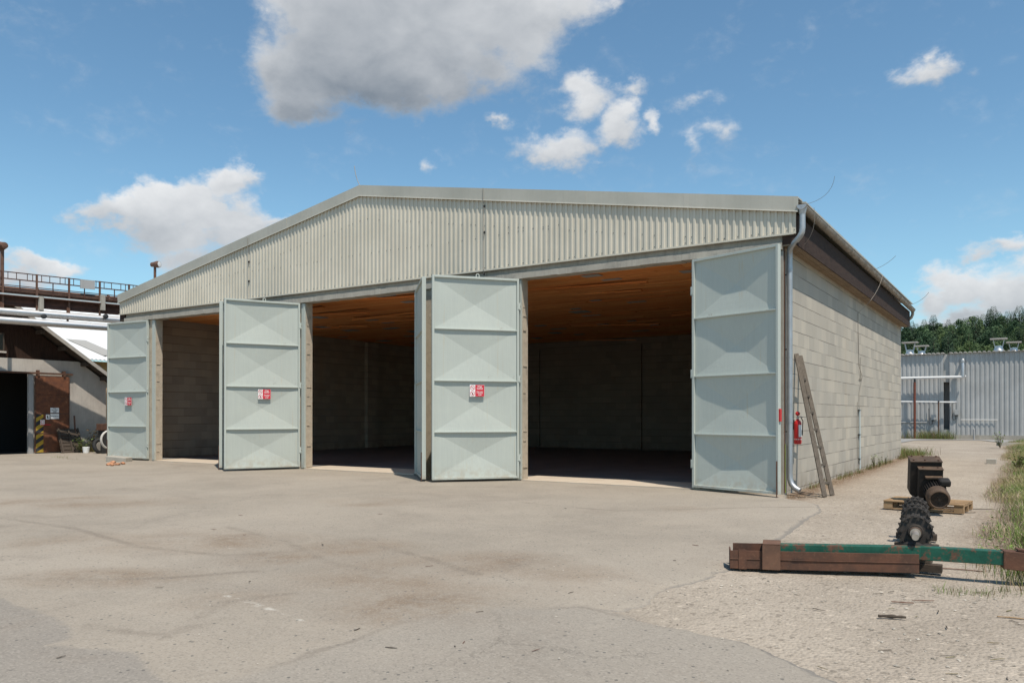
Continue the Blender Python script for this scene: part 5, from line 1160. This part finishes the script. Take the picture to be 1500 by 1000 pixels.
q = dep(227, 388, 44); q2 = Vector((q.x, q.y, 0)); floodlight(q2, 0, q.z, 'rusty floodlight on a mast rising behind the left roof slope of the storage hall', R(200))

# ------------------------------------------------------------------ clutter by the barn
def clutter():
    X = -30.0
    # dark slatted crate panel leaning on the barn wall
    p0, p1 = on(92, 660, 'x', -29.45), on(121, 660, 'x', -29.45); e = empty('slatted_panel', (-29.45, (p0.y + p1.y) / 2, 0), 0, 'dark slatted timber panel leaning on the barn wall beside the rusty door', 'panel'); w = (p1.y - p0.y) / 2 + .05; h = 1.02; lean = -.42
    f = lambda y, z, dx=0: (lean * z / h + dx, y, z)
    for k in range(7): b = MB(); z = .05 + k * .145; b.bar(f(-w, z), f(w, z), .128, .03, (1, 0, .4)); b.build('slat', M['darkwood'], e)
    for y in (-w + .06, 0, w - .06): b = MB(); b.bar(f(y, .0, .04), f(y, h, .04), .06, .04, (1, 0, 0)); b.build('batten', M['darkwood'], e)
    b = MB(); q = on(112, 640, 'x', -29.7); b.bar((-29.7, q.y, 0), (-29.92, q.y + .02, 1.55), .05, .05, (1, 0, 0)); o = b.build('wooden_stake', M['brownpipe'], org=(-29.7, q.y, 0)); tag(o, 'thin brown stake leaning on the barn wall behind the slatted panel', 'stake')
    q = gp(126, 663); b = MB(); b.lathe((0, 0, 0), (0, 0, 1), [(0, .09), (.0, .11), (.24, .14), (.25, .12), (.06, .09)], 16); o = b.build('white_bucket', M['white']); o.location = (q.x, q.y, .0); tag(o, 'small white bucket standing in weeds by the barn', 'bucket')
    # wheel with blue cover, hose ring, rubble, pale post
    q = gp(146, 664); e = empty('tyre', (q.x - .1, q.y + .1, .30), 0, 'black tyre leaning by the barn corner next to a hose coil', 'tyre'); b = MB(); b.tube([(.05 * math.sin(a * 2), .27 * math.cos(a), .27 * math.sin(a)) for a in np.linspace(0, 6.283, 25)], .075, 10); b.build('tread', M['tyre'], e); b = MB(); b.lathe((0, 0, 0), (1, 0, 0), [(-.02, .2), (.03, .19), (.04, .05)], 18); b.build('rim', M['zincd'], e)
    q = gp(142, 660); b = MB(); b.blob((0, 0, .55), .30, 0, 2, .14, (.5, .8, 1.)); o = b.build('blue_sack', M['blue']); o.location = (q.x - .25, q.y - .0, 0); tag(o, 'crumpled faded blue plastic sack behind the tyre', 'sack')
    b = MB(); b.box(-.3, -.4, 0, .2, .5, .36); o = b.build('crate', M['darkwood'], bevel=.01); o.location = (q.x - .35, q.y + .15, 0); tag(o, 'dark wooden crate behind the blue sack by the barn corner', 'crate')
    q = gp(157, 664); b = MB(); b.tube([(0, .36 * math.cos(a), .36 + .36 * math.sin(a)) for a in np.linspace(0, 6.283, 29)], .035, 8); b.tube([(.05, .36 * math.cos(a), .36 + .36 * math.sin(a)) for a in np.linspace(0, 6.283, 29)], .03, 8); o = b.build('hose_coil', M['hose']); o.location = (q.x + .25, q.y - .05, .22); tag(o, 'pale grey hose coil standing by the leftmost door leaf', 'hose')
    b = MB(); b.box(-.5, -.2, .0, -.2, .6, .95); b.box(-.55, -.25, .951, -.15, .65, 1.22, 1); o = b.build('rusty_bin', [M['black'], M['rust']], bevel=.01); o.location = (q.x, q.y + .1, 0); tag(o, 'rusty topped black bin behind the hose coil', 'bin')
    q = on(159, 650, 'x', -29.6); b = MB(); b.box(-.08, -.08, 0, .08, .08, 2.75); o = b.build('pale_post', M['palewood'], bevel=.008); o.location = (-29.6, q.y, 0); tag(o, 'pale timber post between the barn corner and the leftmost door leaf', 'post')
    rnd = random.Random(3)
    q = gp(176, 676); b = MB(); b.box(-.42, -.16, -.02, .42, .16, .17); o = b.build('concrete_slab', M['concrete'], bevel=.02); o.location = (q.x - .15, q.y + .05, 0); o.rotation_euler = (R(2), R(3), R(15)); tag(o, 'pale concrete slab lying under the leftmost door leaf', 'slab')
    for i in range(9):
        q = gp(161 + rnd.uniform(-3, 24), 680 + rnd.uniform(-2.5, 2)); b = MB(); b.blob((0, 0, .03), rnd.uniform(.05, .10), 0, 1, .3, (1.3, 1, .6)); o = b.build('brick_fragment', M['brick']); o.location = (q.x, q.y, 0)
        tag(o, 'broken orange brick fragment on the asphalt under the leftmost door leaf', 'brick', 'brick rubble under the leftmost leaf')
clutter()

# ------------------------------------------------------------------ vegetation
def blades(name, pts, hts, m, width=.006, lean=.35, seed=1, mi=None, mats=None):
    rs = np.random.RandomState(seed); n = len(pts); a = rs.rand(n) * 6.283; l = hts * lean * (.3 + rs.rand(n)); la = rs.rand(n) * 6.283
    w = width * np.clip(hts / .16, .35, 1.1) * (.6 + .8 * rs.rand(n)); dx, dy = np.cos(a) * w, np.sin(a) * w; lx, ly = np.cos(la) * l, np.sin(la) * l
    z0 = pts[:, 2]; V = np.zeros((n, 5, 3))
    V[:, 0] = np.stack([pts[:, 0] - dx, pts[:, 1] - dy, z0 - .02], 1); V[:, 1] = np.stack([pts[:, 0] + dx, pts[:, 1] + dy, z0 - .02], 1)
    V[:, 2] = np.stack([pts[:, 0] + lx * .35 + dx * .8, pts[:, 1] + ly * .35 + dy * .8, z0 + hts * .6], 1); V[:, 3] = np.stack([pts[:, 0] + lx * .35 - dx * .8, pts[:, 1] + ly * .35 - dy * .8, z0 + hts * .6], 1)
    V[:, 4] = np.stack([pts[:, 0] + lx, pts[:, 1] + ly, z0 + hts], 1)
    o = np.arange(n) * 5; F = [[x, x + 1, x + 2, x + 3] for x in o] + [[x + 3, x + 2, x + 4] for x in o]
    mm = None
    if mi is not None: mm = list(mi) + list(mi)
    return arr_mesh(name, V.reshape(-1, 3), F, mats or m, mm)
def verge_grass():
    rs = np.random.RandomState(8); N = 560000
    x = rs.uniform(2.7, 7.5, N); y = -7.5 + 46 * rs.rand(N) ** 1.7
    e = 3.42 - .008 * y + (vnoise(x * 0 + 1, y, 51, 3, .35) - .5) * .7
    t = (x - e); cl = vnoise(x, y, 52, 4, 1.1)
    dens = np.clip(t / .55, 0, 1) * np.clip((cl - .25) * 3., .2, 1) * np.where(y < -6.4, .16, np.where(y < -4.5, .7, 1)) * np.exp(-np.maximum(0, x - 6.5 - .08 * np.maximum(y, 0)) / 1.2)
    k = rs.rand(N) < dens; x, y, t, cl = x[k], y[k], t[k], cl[k]
    h = (.07 + .20 * rs.rand(len(x)) ** 1.5) * np.clip(.45 + t / 1.6, .4, 1.25) * (.6 + cl); far = np.clip((y + 8) / 25, 0, 1)
    mi = np.where(rs.rand(len(x)) < np.clip(.85 - t / .9, .12, .9), 1, np.where(vnoise(x, y, 53, 3, .5) > .54, 2, 0))
    o = blades('grass', np.stack([x, y, gz(x, y)], 1), h, None, .0035, .7, 3, mi.tolist(), [M['grass'], M['pinkgrass'], M['weed']])
    tag(o, 'dry yellow green grass verge along the right side of the gravel track', 'grass', kind='stuff')
    n2 = 9000; x = rs.uniform(3.2, 7.2, n2); y = -6.2 + 40 * rs.rand(n2) ** 1.6; t = x - (3.42 - .008 * y + (vnoise(x * 0 + 1, y, 51, 3, .35) - .5) * .7); k = (t > .1) & (vnoise(x, y, 57, 4, .8) > .52) & (x < 6.5 + .05 * y); x, y = x[k], y[k]; n2 = len(x)
    c = np.stack([x, y, gz(x, y) + .02 + .20 * rs.rand(n2) ** 1.6], 1); a = rs.rand(n2) * 6.283; L = .02 + .035 * rs.rand(n2); d = np.stack([np.cos(a), np.sin(a), rs.uniform(-.2, .7, n2)], 1) * L[:, None]; sd_ = np.stack([-np.sin(a), np.cos(a), 0 * a], 1) * (L * .35)[:, None]
    V = np.stack([c, c + d * .5 + sd_, c + d, c + d * .5 - sd_], 1).reshape(-1, 3); F = (np.arange(n2) * 4)[:, None] + np.arange(4)[None]
    tag(arr_mesh('broadleaf_weeds', V, F, M['weed']), 'small broad green leaves mixed into the grass verge', 'weeds', kind='stuff')
    # low weeds: base of side wall, of the sheds and of the barn
    P = []; H = []; K = []
    def strip(a, b_, n, w, hmin, hmax, kind, seed):
        r2 = np.random.RandomState(seed); t_ = r2.rand(n); a, b_ = np.array(a), np.array(b_); p = a + (b_ - a) * t_[:, None] + r2.normal(size=(n, 2)) * w
        keep = vnoise(p[:, 0], p[:, 1], seed, 3, 1.2) > .42; p = p[keep]; P.append(np.concatenate([p, np.zeros((len(p), 1)) - .02], 1)); H.append(hmin + (hmax - hmin) * r2.rand(len(p)) ** 2); K.append(np.where(r2.rand(len(p)) < kind, 1, 0))
    strip((.14, 1.5), (.18, 17.3), 2600, .07, .03, .16, .75, 61); strip((.12, 16.5), (-.6, 21.), 1500, .35, .08, .42, .5, 62); strip((.2, 17.2), (.4, 20.), 900, .3, .1, .4, .45, 68)
    strip((-8, 42.6), (-.2, 42.6), 9000, .25, .15, .75, .55, 63); strip((-29.75, 1.7), (-29.4, 4.0), 1800, .16, .08, .42, .25, 64); strip((.1, -.4), (.75, .1), 500, .10, .02, .10, 1., 65)
    strip((-29.6, 2.4), (-29.5, 3.4), 500, .14, .3, .95, .75, 66); strip((-26.5, -.6), (-24, -1.2), 120, .1, .04, .14, .7, 67); strip((3.5, -7.9), (4.4, -7.5), 700, .14, .02, .11, .5, 69); strip((3.45, -8.15), (3.9, -8.0), 260, .09, .015, .07, .3, 70)
    P, H, K = np.concatenate(P), np.concatenate(H), np.concatenate(K)
    o = blades('low_weeds', P, H, None, .0045, .6, 9, K.tolist(), [M['weed'], M['dryweed']]); tag(o, 'scattered low weeds along the foot of the walls', 'weeds', kind='stuff')
verge_grass()
def leafy(nm, p, h, n, label, m='weed', seed=0, group=None, spread=.35):
    rnd = random.Random(seed); e = empty(nm, p, rnd.random() * 6, label, 'plant', group); st = MB(); lf = MB()
    for k in range(n):
        a = rnd.random() * 6.28; r = h * spread * rnd.random(); hh = h * rnd.uniform(.6, 1.); top = Vector((r * math.cos(a), r * math.sin(a), hh)); st.tube([(0, 0, 0), top * .5 + Vector((0, 0, .05 * h)), top], [.006, .004, .002], 5, caps=False)
        for j in range(9):
            c = top * (.25 + .75 * j / 8); b_ = rnd.random() * 6.28; L = h * rnd.uniform(.10, .2); d = Vector((math.cos(b_), math.sin(b_), rnd.uniform(-.1, .6))) * L; s = d.cross(Vector((0, 0, 1))).normalized() * L * .28
            lf.add([c, c + d * .5 + s, c + d, c + d * .5 - s], [(0, 1, 2, 3)])
    st.build('stem', M['dryweed'], e); lf.build('foliage', M[m], e)
for i, (px, py, h, lab) in enumerate(((1279, 676, .42, 'leafy green weed at the foot of the block wall, nearer the conduit'), (1287, 673, .34, 'bushy green weed in the middle of the row at the block wall'), (1296, 671, .30, 'small pale weed farthest along the foot of the block wall'))):
    q = on(px, py, 'x', .22); leafy('weed_plant', (.25, q.y, -.02), h, 6, lab, 'weed', i)
q = gp(104, 662); leafy('weed_bush', (-29.2, q.y, 0), .62, 16, 'bright green weeds growing in front of the slatted panel', 'weed', 7, spread=.8)
q = gp(134, 661); leafy('weed_bush', (-29.5, q.y, 0), 1.05, 20, 'tall browning weed bush between the slatted panel and the tyre', 'dryweed', 8, spread=.45)
q = gp(1466, 655); leafy('weed_bush', (q.x, q.y - 1, 0), .75, 14, 'tall green weed at the far end of the grass verge near the shed', 'weed', 9, spread=.6)
q = gp(1492, 690); leafy('weed_bush', (q.x, q.y, 0), .62, 16, 'bright green weed with pale flowers in the grass verge at the right edge', 'weed', 10, spread=.6)

# ------------------------------------------------------------------ stones, sticks
def stones():
    rs = np.random.RandomState(14); base = np.array([(1, 0, 0), (-1, 0, 0), (0, 1, 0), (0, -1, 0), (0, 0, .7), (0, 0, -.7)], float); FF = np.array([(0, 2, 4), (2, 1, 4), (1, 3, 4), (3, 0, 4), (2, 0, 5), (1, 2, 5), (3, 1, 5), (0, 3, 5)])
    N = 60000; x = rs.uniform(-2, 7.5, N); y = -13 + 22 * rs.rand(N) ** 1.5; s = yard_sd(x, y); d = np.hypot(x - CAM[0], y - CAM[1])
    pr = np.where(s > .02, np.clip((vnoise(x, y, 71, 4, 1.1) - .25) * 1.6, .1, 1) * .5, np.where(s > -.25, .05, .008)) * np.clip(7 / d, .15, 1.2)
    ex = np.zeros(N)
    for px, py, rx, ry in ((880, 850, 110, 30), (960, 862, 60, 20)):
        c = gp(px, py); ex = np.maximum(ex, np.clip(1 - np.hypot((x - c.x) / 1.3, (y - c.y) / .7), 0, 1))
    pr = np.maximum(pr, ex * .35); k = (rs.rand(N) < pr) & ~((x > -.3) & (x < .1) & (y > 0)) & ~((x < -.2) & (y > 0)); x, y, s = x[k], y[k], s[k]; n = len(x)
    r = .0035 + .014 * rs.rand(n) ** 5 + .002 * rs.rand(n); r = np.where(s > .02, r, r * .65); a = rs.rand(n) * 6.283; V = base[None] * (.7 + .6 * rs.rand(n, 6, 1)) * r[:, None, None] * np.array([1.2, .9, .7])
    c, sn = np.cos(a), np.sin(a); X = V[:, :, 0] * c[:, None] - V[:, :, 1] * sn[:, None]; Y = V[:, :, 0] * sn[:, None] + V[:, :, 1] * c[:, None]; z = np.where(s > .0, gz(x, y), .0) + r * .25
    V = np.stack([X + x[:, None], Y + y[:, None], V[:, :, 2] + z[:, None]], 2).reshape(-1, 3); F = (FF[None] + (np.arange(n) * 6)[:, None, None]).reshape(-1, 3)
    o = arr_mesh('loose_stones', V, F, M['stone']); tag(o, 'loose pale stones scattered over the gravel track and yard edge', 'gravel', kind='stuff')
stones()
def stick(px, py, L, ang, r, label, m='oldwood', group=None, flat=.5, nm='stick', bend=.06, seed=0):
    rnd = random.Random(seed); q = gp(px, py); b = MB(); n = 7; a = R(ang); d = Vector((math.cos(a), math.sin(a), 0)); s = Vector((-d.y, d.x, 0)); pts = []; rr = []
    for i in range(n):
        t = i / (n - 1) - .5; pts.append(d * L * t + s * L * bend * math.sin(3 * t + seed) + Vector((0, 0, r * .6 + rnd.uniform(0, .004)))); rr.append(r * rnd.uniform(.7, 1.1) * (1 - .5 * abs(t)))
    b.tube(pts, rr, 7); b.v = [(v[0], v[1], v[2] * flat + .004) for v in b.v]; o = b.build(nm, M[m]); o.location = (q.x, q.y, .0 if yard_sd(np.array([q.x]), np.array([q.y]))[0] < 0 else -.018); tag(o, label, 'stick', group)
stick(1307, 902, .20, 14, .020, 'thick dark bark piece on the gravel in front of the beams', 'darkwood', nm='bark_piece', flat=.8, seed=1)
stick(1487, 903, .24, 8, .011, 'orange brown stick on the gravel at the right edge of the picture', 'pallet', seed=2)
stick(1322, 880, .17, 20, .013, 'flat brown splinter on the gravel behind the dark bark piece', 'brownpipe', nm='splinter', seed=3)
stick(1352, 877, .18, 32, .010, 'thin brown stick right of the flat brown splinter', 'brownpipe', seed=4)
stick(1200, 890, .11, -20, .008, 'thin grey twig on the gravel left of the splinters', 'oldwood', nm='twig', seed=5)
stick(1430, 744, .6, 20, .014, 'long grey stick lying at the grass edge behind the green bar', 'oldwood', seed=6)
stick(1412, 750, .45, 42, .012, 'second shorter stick at the grass edge behind the green bar', 'darkwood', seed=7)
stick(1395, 832, .55, 12, .012, 'long brown stick under the green bar', 'brownpipe', seed=8)
stick(1062, 1010, .3, 0, .01, 'brown stick on the gravel near the asphalt edge', 'pallet', seed=9)
rnd = random.Random(77)
for i in range(26):
    px, py = rnd.uniform(1090, 1495), rnd.uniform(862, 990)
    q = gp(px, py)
    if yard_sd(np.array([q.x]), np.array([q.y]))[0] < .05: continue
    stick(px, py, rnd.uniform(.04, .11), rnd.uniform(0, 180), rnd.uniform(.003, .006), 'tiny twig scattered on the gravel in front of the beams', rnd.choice(('oldwood', 'darkwood', 'dryweed')), 'tiny twigs on the gravel', seed=20 + i, nm='twig')
for i in range(20):
    px, py = rnd.uniform(40, 1050), rnd.uniform(735, 985); q = gp(px, py)
    if yard_sd(np.array([q.x]), np.array([q.y]))[0] > -.1: continue
    stick(px, py, rnd.uniform(.02, .09), rnd.uniform(0, 180), rnd.uniform(.004, .008), 'small dark wood scrap lying on the asphalt yard', rnd.choice(('oldwood', 'darkwood', 'brownpipe')), 'wood scraps on the asphalt', seed=60 + i, nm='wood_scrap')
# timber scraps near the foot of the downpipe
for i, (px, py, L, a) in enumerate(((1178, 722, .35, 15), (1188, 727, .28, -25), (1172, 727, .22, 40))): stick(px, py, L, a, .012, ('reddish bark strip at the foot of the downpipe', 'grey twig in front of the downpipe spout', 'short brown twig under the downpipe spout')[i], ('brownpipe', 'oldwood', 'darkwood')[i], seed=90 + i)
